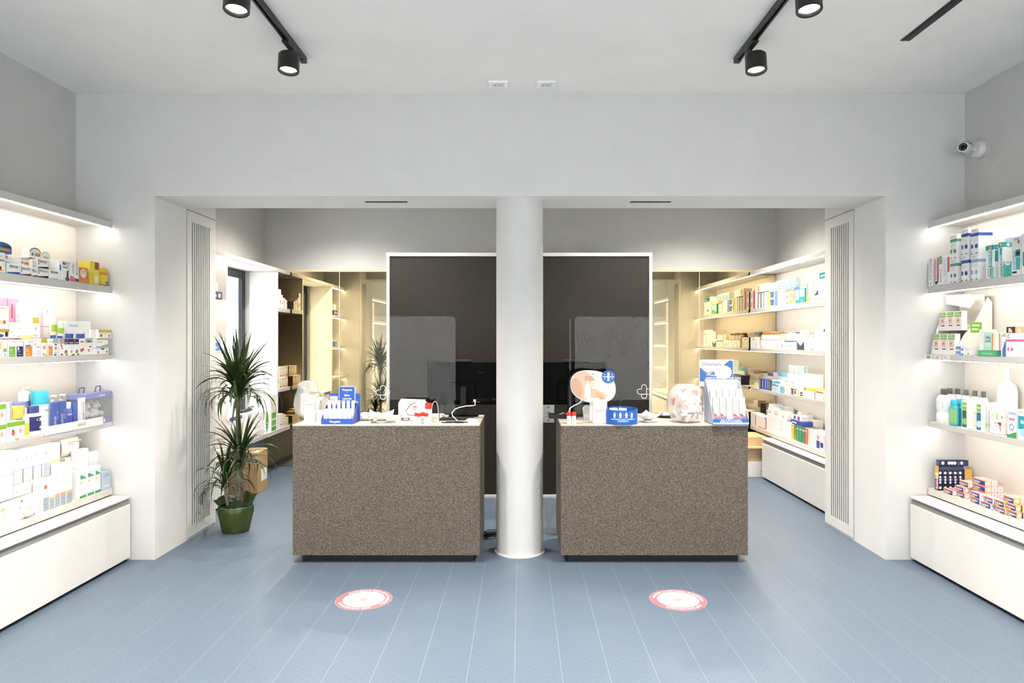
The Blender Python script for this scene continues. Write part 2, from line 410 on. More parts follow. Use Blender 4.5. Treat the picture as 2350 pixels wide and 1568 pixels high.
# base cabinets
def cabinet(sd, xc, y0, y1, cuts, label):
    e = empty('base_cabinet', (sd * XW, (y0 + y1) / 2, 0)); c = (y0 + y1) / 2; D = XW - xc
    def bx(d0, d1, a, b, z0, z1, m, nm, bev=.002, par=None):
        p, q = sorted((-sd * d0, -sd * d1)); return MB().box((p, a - c, z0), (q, b - c, z1), m, bev).build(nm, par or e)
    bx(.002, D - .022, y0, y1, .022, .4235, M_LAC, 'body')
    bx(.002, D, y0, y1, .4245, .440, M_LAC, 'cabinet_top')
    bx(D - .021, D - .012, y0 + .002, y1 - .002, .384, .423, M_GAP, 'grip_rail')
    bx(.05, D - .06, y0, y1, 0, .021, M_DARK, 'plinth')
    ys = [y0] + cuts + [y1]
    for a, b in zip(ys[:-1], ys[1:]): bx(D - .021, D, a + .0015, b - .0015, .022, .383, M_LAC, 'door')
    return tag(e, label, 'cabinet')
cabinet(-1, 2.65, 2.0, YW - .012, [2.9], 'low white cabinet under the shelves on the plant side')
cabinet(1, 2.65, 2.0, YW - .012, [2.9], 'low white cabinet under the shelves on the security camera side')
cabinet(1, 2.615, YJ + .01, 7.39, [6.47], 'low white two door cabinet in the back room beside cardboard cartons')
cabinet(-1, 2.654, YJ + .01, 6.2, [], 'short low white cabinet behind the potted plant')

# ------------------------------------------------------------------ jamb grilles, soffit vents, ceiling plates
for sd, wd in ((-1, 'behind the potted plant'), (1, 'beside the back room cabinet')):
    g = empty('wall_grille', (sd * XO, 0, 0)); tag(g, f'tall white louvred grille in the opening side {wd}', 'grille')
    def bx(d0, d1, a, b, z0, z1, m, nm):
        p, q = sorted((-sd * d0, -sd * d1)); return MB().box((p, a, z0), (q, b, z1), m, .0006 if d1 - d0 > .002 else 0).build(nm, g)
    y0, y1, s0, s1, zA, zB = YH + .012, YJ - .012, 5.170, 5.464, .096, 2.392
    bx(.0003, .0012, y0 - .004, y1 + .004, .012, 2.478, mat('#8f8d89', .7), 'backing')
    bx(.0015, .0045, y0, y1, zB, 2.470, M_REVEAL, 'frame_top'); bx(.0015, .0045, y0, y1, .016, zA, M_REVEAL, 'frame_bottom')
    bx(.0015, .0045, y0, s0, zA, zB, M_REVEAL, 'frame_side'); bx(.0015, .0045, s1, y1, zA, zB, M_REVEAL, 'frame_side')
    n = 9; p = (s1 - s0 + .0145) / n
    for i in range(n - 1):
        a = s0 + (p - .0145) + i * p; bx(.0015, .0045, a, a + .0145, zA, zB, M_REVEAL, 'slat')
for x0, x1, wd in ((838, 935, 'on the plant side of the column'), (1446, 1540, 'on the security camera side of the column')):
    Y = .98 * F / (CY - 463.5); a, b = PX(x0, Y), PX(x1, Y); e = empty('air_vent', ((a + b) / 2, Y, ZS)); h = (b - a) / 2
    tag(e, f'slim dark slot air vent in the soffit {wd}', 'vent')
    MB().box((-h, -.022, -.0012), (h, .022, -.0003), M_DARK).build('slot', e)
    for i in range(9): MB().box((-h + .006 + i * (2 * h - .02) / 8, -.019, -.004), (-h + .014 + i * (2 * h - .02) / 8, .019, -.0014), mat('#77746f', .5)).build('slat', e)
for x0, x1, wd in ((1121, 1166, 'nearer the plant'), (1231, 1276, 'nearer the security camera')):
    Y = (ZC - EYE) * F / (CY - 191.5); a, b = PX(x0, Y), PX(x1, Y); e = empty('ceiling_socket', ((a + b) / 2, Y, ZC)); h = (b - a) / 2
    tag(e, f'white rectangular socket plate on the ceiling {wd}', 'socket')
    MB().box((-h, -.052, -.010), (h, .052, -.0005), M_PLAST, .002).build('plate', e)
    MB().box((-h * .6, -.032, -.0115), (h * .6, .032, -.0102), mat('#dcdcda', .4), 0).build('module', e)
    for x in (-.02, .012): MB().box((x - .003, -.004, -.0128), (x + .003, .006, -.0116), M_BLK).build('socket_hole', e)

# ------------------------------------------------------------------ lighting fixtures
def spot_light(par, loc, rot, W, size, blend, r, name='spot_beam'):
    d = bpy.data.lights.new(name, 'SPOT'); d.energy = W; d.spot_size = math.radians(size); d.spot_blend = blend
    d.shadow_soft_size = r; d.color = (1.0, .92, .82)
    o = bpy.data.objects.new(name, d); COL.objects.link(o); o.location = loc; o.rotation_euler = rot; o.parent = par
    return o
def track(x, y0, y1, label):
    e = empty('ceiling_track', (x, (y0 + y1) / 2, ZC)); L = (y1 - y0) / 2
    MB().box((-.017, -L, -.034), (-.006, L, -.0005), M_BLKM, .001).build('rail', e); MB().box((.006, -L, -.034), (.017, L, -.0005), M_BLKM, .001).build('rail', e)
    MB().box((-.0055, -L, -.02), (.0055, L, -.0008), M_BLK).build('channel', e)
    MB().box((-.018, L - .05, -.0352), (.018, L, -.0345), M_BLKM).build('end_cap', e)
    return tag(e, label, 'track light')
def track_spot(x, y, side, label):
    """adapter in the track, pivot arm, drum housing with a bright lens, tilted a little towards the counters"""
    e = empty('track_spotlight', (x, y, ZC - .0355)); r = .058
    MB().box((-.018, -.075, -.018), (.018, .075, -.001), M_BLKM, .003).build('adapter', e)
    hx = -.012 if side < 0 else .035
    MB().tube([(0, .03, -.0185), (hx * .4, .03, -.03), (hx, .03, -.0445)], .009, M_BLKM).build('pivot_arm', e, smooth=True)
    hd = MB().lathe([(.0006, .0), (.02, 0), (r - .006, -.001), (r, -.008), (r, -.098), (r - .004, -.102), (r - .012, -.096), (r - .016, -.085)], M_BLKM, 32, cap=False)
    h = hd.build('housing', e, (hx, .03, -.042), smooth=True, rot=(math.radians(-7), 0, 0))
    MB().lathe([(0.001, -.0815), (r - .0165, -.0815), (r - .0165, -.0855), (.001, -.0865)], M_LENS, 28, cap=False).build('lens', h, smooth=True)
    spot_light(h, (0, 0, -.115), (0, 0, 0), SPOT_W, 118, .85, .04)
    return tag(e, label, 'spotlight', 'black track spotlights')
TX0, TX1 = PX(697, YX(1, 1) * 0 + 4.05), PX(1691, 4.05)
track(TX0, .2, 4.06, 'black ceiling light track on the plant side of the column')
track(TX1, .2, 4.06, 'black ceiling light track on the security camera side of the column')
for tx, sd, wd in ((TX0, -1, 'plant'), (TX1, 1, 'security camera')):
    for y, n in ((3.80, 'at the counter end'), (3.10, 'second from the counter end'), (1.9, 'third from the counter end'), (.8, 'above the shop entrance')):
        track_spot(tx, y, sd, f'black drum spotlight {n} of the {wd} side track')
Y3 = (ZC - EYE) * F / (CY - 92)
e = empty('recessed_track', (PX(2077, Y3), Y3, ZC)); tag(e, 'black ceiling slot track nearest the security camera wall', 'track light')
MB().box((-.026, -3.4, -.006), (.026, 0, -.0004), M_BLKM, .001).build('slot', e)
MB().box((-.018, -3.39, -.0075), (.018, -.012, -.0062), M_BLK, 0).build('channel', e)
# flush spots over the staff side of the back room (out of sight behind the header)
for x, y, wd in ((-1.65, 6.15, 'window'), (1.65, 6.15, 'cabinet'), (-1.95, 7.02, 'mirror and window'), (1.95, 7.02, 'mirror and cabinet'), (-.85, 5.7, 'plant side counter, added soffit fill'), (.85, 5.7, 'camera side counter, added soffit fill')):  # the pair near the counters is added fill to brighten the soffit
    e = empty('recessed_downlight', (x, y, ZC)); tag(e, f'round white recessed ceiling downlight near the {wd}', 'downlight')
    MB().lathe([(.036, -.0005), (.055, -.0005), (.055, -.006), (.036, -.008)], M_PLAST, 24, cap=False).build('ring', e, smooth=True)
    MB().lathe([(.001, -.001), (.036, -.001), (.036, -.003), (.001, -.003)], M_LENS, 24, cap=False).build('lens', e)
    spot_light(e, (0, 0, -.02), (0, 0, 0), BACK_W * (.72 if y > 7 else .5 if y > 6 else .26), 138 if y > 7 else 120, 1.0, .035)
# ================================================================== counters, screens, monitors
CT, CF, CB = .93, 4.58, 5.18
for sd, wd in ((-1, 'plant'), (1, 'security camera')):
    e = empty('service_counter', (sd * .9, (CF + CB) / 2, 0)); tag(e, f'speckled stone service counter on the {wd} side of the column', 'counter')
    h, d = .6275, (CB - CF) / 2
    MB().box((-h, -d, .053), (h, -d + .02, CT - .0105), M_STONE, .0015).build('front_panel', e)
    MB().box((-h, -d + .0205, .053), (-h + .02, d, CT - .0105), M_STONE, .0015).build('side_panel', e)
    MB().box((h - .02, -d + .0205, .053), (h, d, CT - .0105), M_STONE, .0015).build('side_panel', e)
    MB().box((-h + .021, d - .02, .053), (h - .021, d - .002, CT - .0105), M_STONE, .0015).build('back_panel', e)
    MB().box((-h, -d, CT - .010), (h, d, CT), ramp_mat('stone_top', [(.3, '#a59c92'), (.55, '#c4bcb2'), (.75, '#dcd6cd')], 210, .4, 2), .002).build('counter_top', e)
    MB().box((-h + .05, -d + .055, 0), (h - .05, d - .05, .0525), M_BLK).build('plinth', e)
def white_line(mb, pts, r=.0016): mb.tube(pts, r, M_WHITE, 6)
def screen(x0, x1, ytop, cut0, cut1, ycut, logo, label):
    Y = 4.93; X0, X1 = PX(x0, Y), PX(x1, Y); zt = PZ(ytop, Y); c0, c1 = PX(cut0, Y), PX(cut1, Y); zc = PZ(ycut, Y); xm = (X0 + X1) / 2
    e = empty('acrylic_screen', (xm, Y, CT)); H = zt - CT; a, b = X0 - xm, X1 - xm; c0 -= xm; c1 -= xm; zc -= CT
    top = rrect(a, 0, b, H, .035, 6, (0, 0, 1, 1))
    arch = [(c1, 0), (c1, zc - .025)] + [(c1 - .025 + .025 * math.cos(t), zc - .025 + .025 * math.sin(t)) for t in [math.radians(15 * i) for i in range(1, 6)]] + [(c1 - .025, zc), (c0 + .025, zc)] + \
           [(c0 + .025 - .025 * math.sin(t), zc - .025 + .025 * math.cos(t)) for t in [math.radians(15 * i) for i in range(1, 6)]] + [(c0, zc - .025), (c0, 0)]
    # outline from bottom left, along the pass-through arch, round the top; split in three pieces so no face is concave
    mb = MB()
    P = [(a, 0)] + arch[::-1] + [(b, 0)] + top[2:]
    me_o = P
    mb2 = MB()
    n = len(P)
    mb2.add([(x, 0, z) for x, z in P] + [(x, .006, z) for x, z in P], [(i, n + i, n + (i + 1) % n, (i + 1) % n) for i in range(n)], M_ACRE)
    from mathutils.geometry import tessellate_polygon
    tr = tessellate_polygon([[Vector((x, z, 0)) for x, z in P]])
    mb2.add([(x, 0, z) for x, z in P], tr, M_ACR); mb2.add([(x, .006, z) for x, z in P], tr, M_ACR)
    mb2.build('sheet', e)
    lx, lz = PX(logo[0], Y) - xm, PZ(logo[1], Y) - CT; r = .0185; q = .050
    lo = MB()
    def arc(cx, cz, a0, a1, n=8): return [(cx + r * math.cos(math.radians(a0 + (a1 - a0) * i / n)), -.003, cz + r * math.sin(math.radians(a0 + (a1 - a0) * i / n))) for i in range(n + 1)]
    k = q - r
    path = arc(0, k, 0, 180) + [(-r, -.003, r)] + arc(-k, 0, 90, 270) + [(0, -.003, -r)] + arc(k, 0, -90, 90) + [(r, -.003, r)]
    lo.tube([(x + lx, y, z + lz) for x, y, z in path], .0019, M_WHITE, 6)
    path = [(r, -.003, k), (r, -.003, 0), (r, -.003, -k)] + arc(0, -k, 0, -180) + [(-r, -.003, -r)]
    lo.tube([(x + lx, y, z + lz) for x, y, z in path], .0019, M_WHITE, 6)
    lo.build('logo_print', e)
    return tag(e, label, 'screen')
screen(724, 1045, 726, 826, 968, 917, (879, 901), 'clear acrylic protective screen with cross emblem on the plant side counter')
screen(1307, 1613, 727, 1424, 1526, 917, (1478, 899), 'clear acrylic protective screen with cross emblem on the security camera side counter')
def monitor(xc, sdx, label):
    Y = 5.085; w, h = .545, .318; zc = PZ(880, Y)
    e = empty('monitor', (xc, Y, CT)); z0 = zc - CT - h / 2; M_MON = mat('#060606', .6, spec=.06)
    MB().box((-w / 2, 0, z0), (w / 2, .022, z0 + h), M_MON, .006).build('back_shell', e)
    MB().box((-w / 2 + .008, .0225, z0 + .008), (w / 2 - .008, .0235, z0 + h - .008), mat('#050505', .15)).build('display', e)
    MB().box((-.09, -.020, z0 + .03), (.09, -.0005, z0 + .17), M_MON, .006).build('rear_bulge', e)
    MB().box((-.022, -.043, .012), (.022, -.021, z0 + .14), mat('#19191a', .45, spec=.15), .004).build('stand_neck', e)
    MB().box((-.11, -.045, .0005), (.11, .06, .0115), M_MON, .005).build('stand_foot', e)
    MB().box((-.058 + sdx * .1, .002, z0 + h + .0005), (.058 + sdx * .1, .02, z0 + h + .018), M_BLK, .003).build('webcam_bar', e)
    pr = MB(); print_on(pr, 't .70 .74 .028 #2c2c2c PHILIPS;r .62 .1 .86 .103 #3a3a3a;r .62 .12 .8 .123 #3a3a3a;r .62 .14 .84 .143 #3a3a3a;c .9 .12 .012 #6a6a6a;c .93 .12 .010 #6a6a6a;c .9 .15 .010 #6a6a6a;r .94 .14 .96 .16 #6a6a6a;r .62 .06 .72 .072 #777', w, h, lambda u, v, d: (-w / 2 + u, -.0008 - d, z0 + v))
    pr.build('rear_print', e)
    return tag(e, label, 'monitor')
monitor(PX(980, 5.085) + .2725, 0, 'black desk monitor seen from behind on the plant side of the column')
monitor(PX(1392, 5.085) - .2725, 0, 'black desk monitor seen from behind on the security camera side of the column')

def vial(x, y, s, label):
    e = empty('sample_vial', (x, y, CT + .0005)); r = .0135 * s; h = .048 * s
    MB().lathe([(r, 0), (r, h)], mat('#f1efec', .3), 16).build('body', e, smooth=True)
    MB().lathe([(r * .92, h + .0003), (r * 1.02, h + .0006), (r * 1.02, h + .021 * s), (r * .95, h + .023 * s)], mat('#d2332c', .4), 16).build('cap', e, smooth=True)
    pr = MB()
    for i in range(3): pr.box((-r * .4 + i * r * .35, -r - .0006, h * .35), (-r * .4 + i * r * .35 + .0016, -r * .9, h * .7), mat('#8a8a8a', .5))
    pr.build('label_print', e)
    return tag(e, label, 'vial', 'red capped vials on the counters')
VX = [(955, 4.66), (962, 4.63), (970, 4.67), (978, 4.64), (970, 4.70)]
WL = ['nearest the bowl', 'second from the bowl', 'third from the bowl', 'nearest the paper roll arch', 'in the rear row']
for (x, y), t in zip(VX, WL): vial(PX(x, y), y, 1.0, f'small red capped white vial on plant side counter, {t}')
vial(PX(983.5, 4.80), 4.80, 1.75, 'tallest red capped white vial, behind the small vials')
for x, t in ((1306, 'nearest the column'), (1317, 'next to the card stand')): vial(PX(x, 4.64), 4.64, 1.1, f'small red capped white vial on camera side counter, {t}')
# three printed cartons facing the customer etc.
def face_print(par, spec, W, H, x0, y, z0, nm='front_print'):
    pr = MB(); print_on(pr, spec, W, H, lambda u, v, d: (x0 + u, y - .0004 - d, z0 + v)); return pr.build(nm, par)
def bowl(xc, Y, half, h, label, rz):
    """square porcelain dish with four raised pointed corners on a round foot"""
    e = empty('porcelain_bowl', (xc, Y, CT + .0005), rz); m = mat('#f3f2ef', .18, var=.006); N = 14
    def hf(u, v):
        r2 = max(abs(u), abs(v)); c = abs(u * v)
        return .012 + (h * .74 - .012) * r2 ** 1.7 + h * .36 * c ** 2.2
    vs = []; fs = []
    for off in (0, .005):
        for j in range(N + 1):
            for i in range(N + 1):
                u, v = -1 + 2 * i / N, -1 + 2 * j / N; pin = 1 - .06 * (1 - abs(u * v))
                vs.append((half * u * (pin if abs(v) < 1 else .94 + .06 * abs(u)), half * v * (.94 + .06 * abs(u) if True else 1), hf(u, v) + off))
    K = (N + 1) ** 2
    for j in range(N):
        for i in range(N):
            a = j * (N + 1) + i; fs.append((a, a + N + 1, a + N + 2, a + 1)); fs.append((K + a, K + a + 1, K + a + N + 2, K + a + N + 1))
    rim = [i for i in range(N)] + [j * (N + 1) + N for j in range(N)] + [N * (N + 1) + N - i for i in range(N)] + [(N - j) * (N + 1) for j in range(N)]
    for a, b in zip(rim, rim[1:] + rim[:1]): fs.append((a, b, K + b, K + a))
    MB().add(vs, fs, m).build('dish', e, smooth=True)
    MB().lathe([(half * .46, 0), (half * .46, .004), (half * .40, .0125)], m, 28, cap=False).build('foot', e, smooth=True)
    return tag(e, label, 'bowl')
bowl(PX(875, 4.72), 4.72, .085, .068, 'white porcelain bowl with upturned corners on the plant side counter', math.radians(9))
bowl(PX(1487, 4.74), 4.74, .072, .062, 'white porcelain bowl with upturned corners on the camera side counter', math.radians(42))
e = empty('serving_tray', (PX(1524, 4.96) + .03, 5.04, CT + .0005)); tag(e, 'dark shallow dish behind the corner bowl', 'dish')
MB().lathe([(.05, 0), (.085, .012), (.088, .02), (.082, .02), (.05, .006), (.001, .005)], mat('#4a4744', .25), 28, cap=False).build('dish', e, smooth=True)
MB().lathe([(.006, .0065), (.036, .0065), (.024, .024), (.002, .036)], M_WHITE, 12).build('white_sachet', e)

# ---- blue counter display of white sticks
def sunscreen_display():
    Y0 = 4.605; W = .215; x0 = PX(737, 4.61); D = .16; e = empty('counter_display', (x0, Y0, CT + .0005)); tag(e, 'blue cardboard counter display holding rows of white sticks', 'display')
    B = mat('#2b57b5', .45); B2 = mat('#5664b8', .45)
    MB().box((0, 0, 0), (W, .003, .036), B).build('front_tray', e)
    MB().box((0, .0031, 0), (W, D, .003), B).build('base', e)
    MB().box((.01, D - .003, .0035), (W + .012, D, .195), B).build('back_card', e)
    for s, x in ((0, 0.0), (1, W - .003)):
        mb = MB(); P = [(.0032, .0035), (D - .0035, .0035), (D - .0035, .115), (D - .04, .115), (.0032, .036)]
        n = len(P); mb.add([(x, y, z) for y, z in P] + [(x + .003, y, z) for y, z in P], [tuple(range(n))[::-1], tuple(range(n, 2 * n))] + [(i, (i + 1) % n, n + (i + 1) % n, n + i) for i in range(n)], B2)
        mb.build('side_wing', e)
    hd = MB(); hd.prism(rrect(.082, .13, .195, .245, .012), D - .0085, D - .0065, mat('#f4f4f2', .5)); hd.build('header_card', e)
    face_print(e, 'r .02 .02 .96 .97 #2b57b5;T .49 .73 .12 #fff Vitamine;T .49 .62 .07 #fff +;T .49 .40 .12 #fff filtro;T .49 .20 .12 #fff naturale;r .06 .11 .94 .13 #dfe4f4', .113, .115, .082, D - .0086, .13, 'header_print')
    face_print(e, 'r 0 .38 .99 .56 #dda94c;r .02 .28 .30 .96 #e3c48a;r .07 .38 .25 .9 #f3efe6;t .08 .6 .16 #24408c BIO;t .08 .42 .14 #24408c SPF', .20, .085, .012, D - .0034, .095, 'band_print')
    face_print(e, 'T .46 .30 .38 #fff Angelini;c .29 .5 .14 #fff', W, .036, 0, 0, 0, 'front_print')
    for r in range(2):
        for i in range(6):
            s = empty('lip_stick', (x0 + .026 + i * .0325 + r * .004, Y0 + .036 + r * .062, CT + .0042 + .0))
            b = MB(); z = .012 + r * .05
            b.lathe([(.0115, 0), (.0115, .062 + z), (.0105, .078 + z), (.007, .085 + z)], M_PLAST, 14); b.build('tube', s, smooth=True)
            MB().lathe([(.0120, .03 + z), (.0120, .052 + z)], mat('#e9e7e2', .4), 14, cap=False).build('sleeve', s, smooth=True)
            tag(s, f'white stick in the {"front" if r == 0 else "rear"} row of the blue display, {["first", "second", "third", "fourth", "fifth", "sixth"][i]} from the grille side', 'stick', 'white sticks in blue display')
sunscreen_display()
# ---- white packets and leaflet next to it
e = empty('medicine_box', (PX(709, 4.64), 4.64, CT + .0005)); tag(e, 'white medicine box at the plant side counter corner', 'box')
MB().box((-.034, 0, 0), (.034, .05, .146), M_WHITE, .002).build('carton', e)
face_print(e, 'r .1 .82 .9 .93 #b9b7b4;r .12 .1 .2 .4 #c9cbd6;r .6 .05 .7 .3 #c5c9d9;r .3 .5 .75 .52 #cfcfcf', .068, .146, -.034, 0, 0)
e = empty('leaflet', (PX(730, 4.66), 4.66, CT + .0005), math.radians(-30)); tag(e, 'small white folded leaflet leaning beside the medicine box', 'leaflet')
MB().add([(-.02, 0, 0), (.02, 0, 0), (.022, .012, .09), (-.018, .012, .09), (.04, .018, 0), (.042, .022, .09)], [(0, 1, 2, 3), (1, 4, 5, 2)], M_WHITE).build('sheet', e)
e = empty('paper_roll', (PX(745, 4.80), 4.80, CT + .0005), math.radians(62)); tag(e, 'oval ring of coiled white card behind the blue display', 'roll')
mb = MB(); ring = [(.066 * math.cos(t), .052 + .0, .083 + .082 * math.sin(t)) for t in [2 * math.pi * i / 32 for i in range(32)]]
for i in range(32):
    a, b = ring[i], ring[(i + 1) % 32]; mb.add([(a[0], 0, a[2]), (b[0], 0, b[2]), (b[0], .085, b[2]), (a[0], .085, a[2])], [(0, 1, 2, 3)], M_WHITE)
mb.build('card_band', e, smooth=True)
def lump(name, c, r, seed, m, label, cat, sz=1.0, n=18, rough=.16):
    rr = random.Random(seed); ph = [(rr.uniform(1, 5), rr.uniform(1, 5), rr.uniform(0, 6), rr.uniform(0, 6)) for _ in range(6)]
    vs = []; fs = []; h = n // 2
    for j in range(h + 1):
        for i in range(n):
            a = 2 * math.pi * i / n; b = math.pi * j / h
            sb = abs(math.sin(b)) ** .55; cb = math.copysign(abs(math.cos(b)) ** .7, math.cos(b))
            d = 1 + rough * sum(math.sin(round(p) * a + s) * math.sin(q * b + t) for p, q, s, t in ph) / 3 * min(1, abs(math.sin(b)) * 1.6)
            vs.append((r * sb * d * math.cos(a), r * sb * d * math.sin(a), max(-cb, -.82) * r * sz * (1 + .05 * math.sin(3 * a) * math.sin(b))))
    for j in range(h):
        for i in range(n):
            k = (i + 1) % n; fs.append((j * n + i, j * n + k, (j + 1) * n + k, (j + 1) * n + i))
    o = MB().add(vs, fs, m).build(name, loc=(c[0], c[1], c[2] + .82 * r * sz), smooth=True)
    if label: tag(o, label, cat)
    return o
b = empty('plastic_bag', (PX(706, 5.05), 5.05, CT + .0005)); tag(b, 'crumpled clear plastic bag of white packets at the counter corner', 'bag')
o = lump('film', (0, 0, 0), .078, 3, M_FILM, None, None, 1.9, 22, .3); o.parent = b
for i, (x, y, h) in enumerate(((-.03, 0, .17), (.025, .01, .13), (0, -.03, .1))): MB().box((x - .02, y - .012, .01), (x + .02, y + .012, h), M_WHITE, .002).build('white_packet', b, rz=.4 * i)
e = empty('card_reader', (PX(833, 4.80), 4.80, CT + .0005)); tag(e, 'small rounded white card reader with dark cable beside the corner bowl', 'card reader')
MB().box((-.035, 0, .006), (.035, .1, .05), M_PLAST, .014).build('shell', e)
MB().tube([(-.04, -.02, .01), (-.01, -.035, .006), (.04, -.03, .006), (.07, .0, .006), (.05, .05, .006)], .003, M_BLK).build('cable', e, smooth=True)
# ---- white branded box with red square
e = empty('paper_bag_box', (PX(945, 4.80), 4.80, CT + .0005)); tag(e, 'white box with small red square emblem beside the red capped vials', 'box')
MB().box((-.095, 0, 0), (.095, .085, .128), M_WHITE, .003).build('carton', e)
MB().add([(-.093, .004, .1285), (.093, .004, .1285), (.09, .05, .145), (-.085, .055, .150)], [(0, 1, 2, 3)], mat('#b9b2a6', .5)).build('open_flap', e)
face_print(e, 'r .54 .60 .68 .80 #d04a3e;t .555 .63 .13 #fff illy;r .10 .03 .42 .17 #6d5f55;r .2 .06 .36 .13 #e7ddd2;c .12 .26 .03 #222', .19, .128, -.095, 0, 0)
MB().tube([(.03, -.006, .13), (-.01, -.01, .11), (-.04, -.014, .07), (-.03, -.016, .045), (.03, -.016, .036), (.06, -.012, .034)], .0022, M_BLK).build('cable', e, smooth=True)
# ---- clear arch holder, papers, keyboard, mouse, cable
e = empty('acrylic_holder', (PX(999, 4.72), 4.70, CT + .0005)); tag(e, 'clear acrylic arch holder beside the tallest vial', 'holder')
mb = MB(); n = 14; A = [(.022 * math.cos(math.pi * i / n), .085 + .06 * math.sin(math.pi * i / n)) for i in range(n + 1)]
A = [(.026, .001)] + A + [(-.026, .001)]
for (x0, z0), (x1, z1) in zip(A[:-1], A[1:]): mb.add([(x0, 0, z0), (x1, 0, z1), (x1, .07, z1), (x0, .07, z0)], [(0, 1, 2, 3)], M_CLEAR)
mb.build('arch', e, smooth=True)
MB().tube([(x, 0, z) for x, z in A], .0018, M_ACRE, 6).build('front_edge', e, smooth=True)
e = empty('document_stack', (PX(985, 5.0), 5.03, CT + .0005), .04); tag(e, 'stack of white papers under the monitor on the plant side counter', 'papers')
for i in range(4): MB().box((-.10, -.06, i * .004), (.10, .10, i * .004 + .0035), M_WHITE).build('sheet', e, (R.uniform(-.005, .005), 0, 0), R.uniform(-.06, .06))
e = empty('keyboard', (PX(1075, 4.9), 4.82, CT + .0005), .05); tag(e, 'black computer keyboard with cables before the plant side monitor', 'keyboard')
MB().box((-.2, 0, 0), (.05, .075, .012), M_BLK, .004).build('case', e)
for r in range(4):
    for c in range(12): MB().box((-.19 + c * .0195, .008 + r * .016, .0122), (-.1735 + c * .0195, .021 + r * .016, .0165), M_DARK).build('keycap', e)
e = empty('computer_mouse', (PX(1083, 4.70), 4.70, CT + .0005), math.radians(60)); tag(e, 'white computer mouse at the column end of the plant side counter', 'mouse')
MB().lathe([(.03, 0), (.031, .006), (.026, .018), (.014, .027), (.002, .029)], M_PLAST, 20, sx=1.0, sy=1.75).build('shell', e, smooth=True)
MB().box((-.003, .02, .024), (.003, .034, .03), M_DARK, .001).build('wheel', e)
e = empty('white_cable', (PX(1050, 4.75), 4.75, CT + .0005)); tag(e, 'white cable looping up in front of the plant side monitor', 'cable')
pp = [(.005, -.01, .003), (-.015, 0, .02), (-.035, 0, .04), (-.04, 0, .06), (-.02, .01, .085), (.015, .02, .098), (.06, .03, .106), (.11, .03, .108), (.122, .03, .115), (.118, .03, .135)]
MB().tube(pp, .0032, M_PLAST).build('lead', e, smooth=True)
MB().box((.108, .024, .136), (.126, .036, .152), M_CHROME, .002).build('plug', e)
e = empty('cable_tangle', (PX(1045, 4.68), 4.68, CT + .0005)); tag(e, 'tangle of black cables on the plant side counter by the mouse', 'cable')
for i in range(4): MB().tube([(-.05 + .03 * i + .05 * math.sin(j * 1.1 + i), .012 * math.cos(j * 1.7 + i), .004 + .003 * (i % 2) + .002 * math.sin(j)) for j in range(9)], .0032, M_BLK, 6).build('lead', e, smooth=True)
for x, wd in ((1112, 'plant'),):
    e = empty('floor_cable', (PX(1124, YF(1233)), YF(1233), 0)); tag(e, 'coil of black cable lying on the floor beside the column', 'cable')
    for i in range(4): MB().tube([((.045 + .012 * i) * math.cos(j * .7 + i), (.03 + .008 * i) * math.sin(j * .7 + i), .006 + .012 * i + .006 * math.sin(j + i)) for j in range(11)], .005, M_BLK, 6).build('lead', e, smooth=True)
e = empty('waste_bin', (PX(1268, 5.35), 5.35, 0)); tag(e, 'clear plastic waste bin on the floor behind the column', 'bin')
MB().lathe([(.001, .004), (.085, .004), (.105, .24), (.108, .24), (.088, 0), (.001, 0)], M_CLEAR, 28, cap=False).build('body', e, smooth=True)
MB().tube([(.107 * math.cos(2 * math.pi * i / 28), .107 * math.sin(2 * math.pi * i / 28), .243) for i in range(29)], .003, M_CLEAR, 6).build('rim', e, smooth=True)

# ---- security camera side counter
e = empty('notice_sheet', (PX(1259, 5.215), 5.215, PZ(970, 5.215))); tag(e, 'white printed notice sheet hanging off the counter back below the monitor', 'sheet')
MB().box((-.045, 0, 0), (.043, .0012, .135), M_WHITE).build('paper', e)
face_print(e, 'r .4 .82 .6 .9 #999;c .5 .55 .08 #bbb;r .2 .4 .8 .41 #aaa;r .2 .35 .7 .36 #aaa;r .2 .25 .75 .26 #aaa;e .5 .1 .1 .04 #888', .088, .135, -.045, 0, 0)
MB().box((-.01, -.004, .1352), (.01, .03, .139), M_CLEAR).build('tape', e)
e = empty('stationery_tray', (PX(1300, 4.99), 4.98, CT + .0005)); tag(e, 'black desk tray with pens beside the camera side monitor', 'tray')
MB().box((-.13, -.05, 0), (.07, .05, .004), M_BLK).build('tray_base', e)
for a, b in (((-.13, -.05, .0041), (.07, -.046, .03)), ((-.13, .046, .0041), (.07, .05, .03)), ((-.13, -.0455, .0041), (-.126, .0455, .03)), ((.066, -.0455, .0041), (.07, .0455, .03))): MB().box(a, b, M_BLK).build('tray_side', e)
for i, c in enumerate(('#d8d4c4', '#c23', '#e8e4d8', '#336')): MB().tube([(-.1 + .03 * i, -.03, .008), (-.02 + .02 * i, .03, .034)], .0035, mat(c, .4), 8).build('pen', e, smooth=True)
e = empty('cable_loop', (PX(1322, 4.78), 4.78, CT + .0005)); tag(e, 'thin pale cable looping above the vials near the card stand', 'cable')
for k in (0, .006): MB().tube([(-.05 + k, 0, .004), (-.055 + k, 0, .05), (-.045 + k, 0, .09), (-.015 + k, 0, .11), (.02 + k, 0, .125), (.04 + k, 0, .15)], .0018, M_PLAST, 6).build('lead', e, smooth=True)
e = empty('paper_cup', (PX(1346, 4.86), 4.86, CT + .0005)); tag(e, 'crumpled clear plastic cup behind the white dosage box', 'cup')
MB().lathe([(.022, 0), (.03, .07), (.031, .072), (.027, .07), (.02, .004)], M_FILM, 20, cap=False).build('body', e, smooth=True)
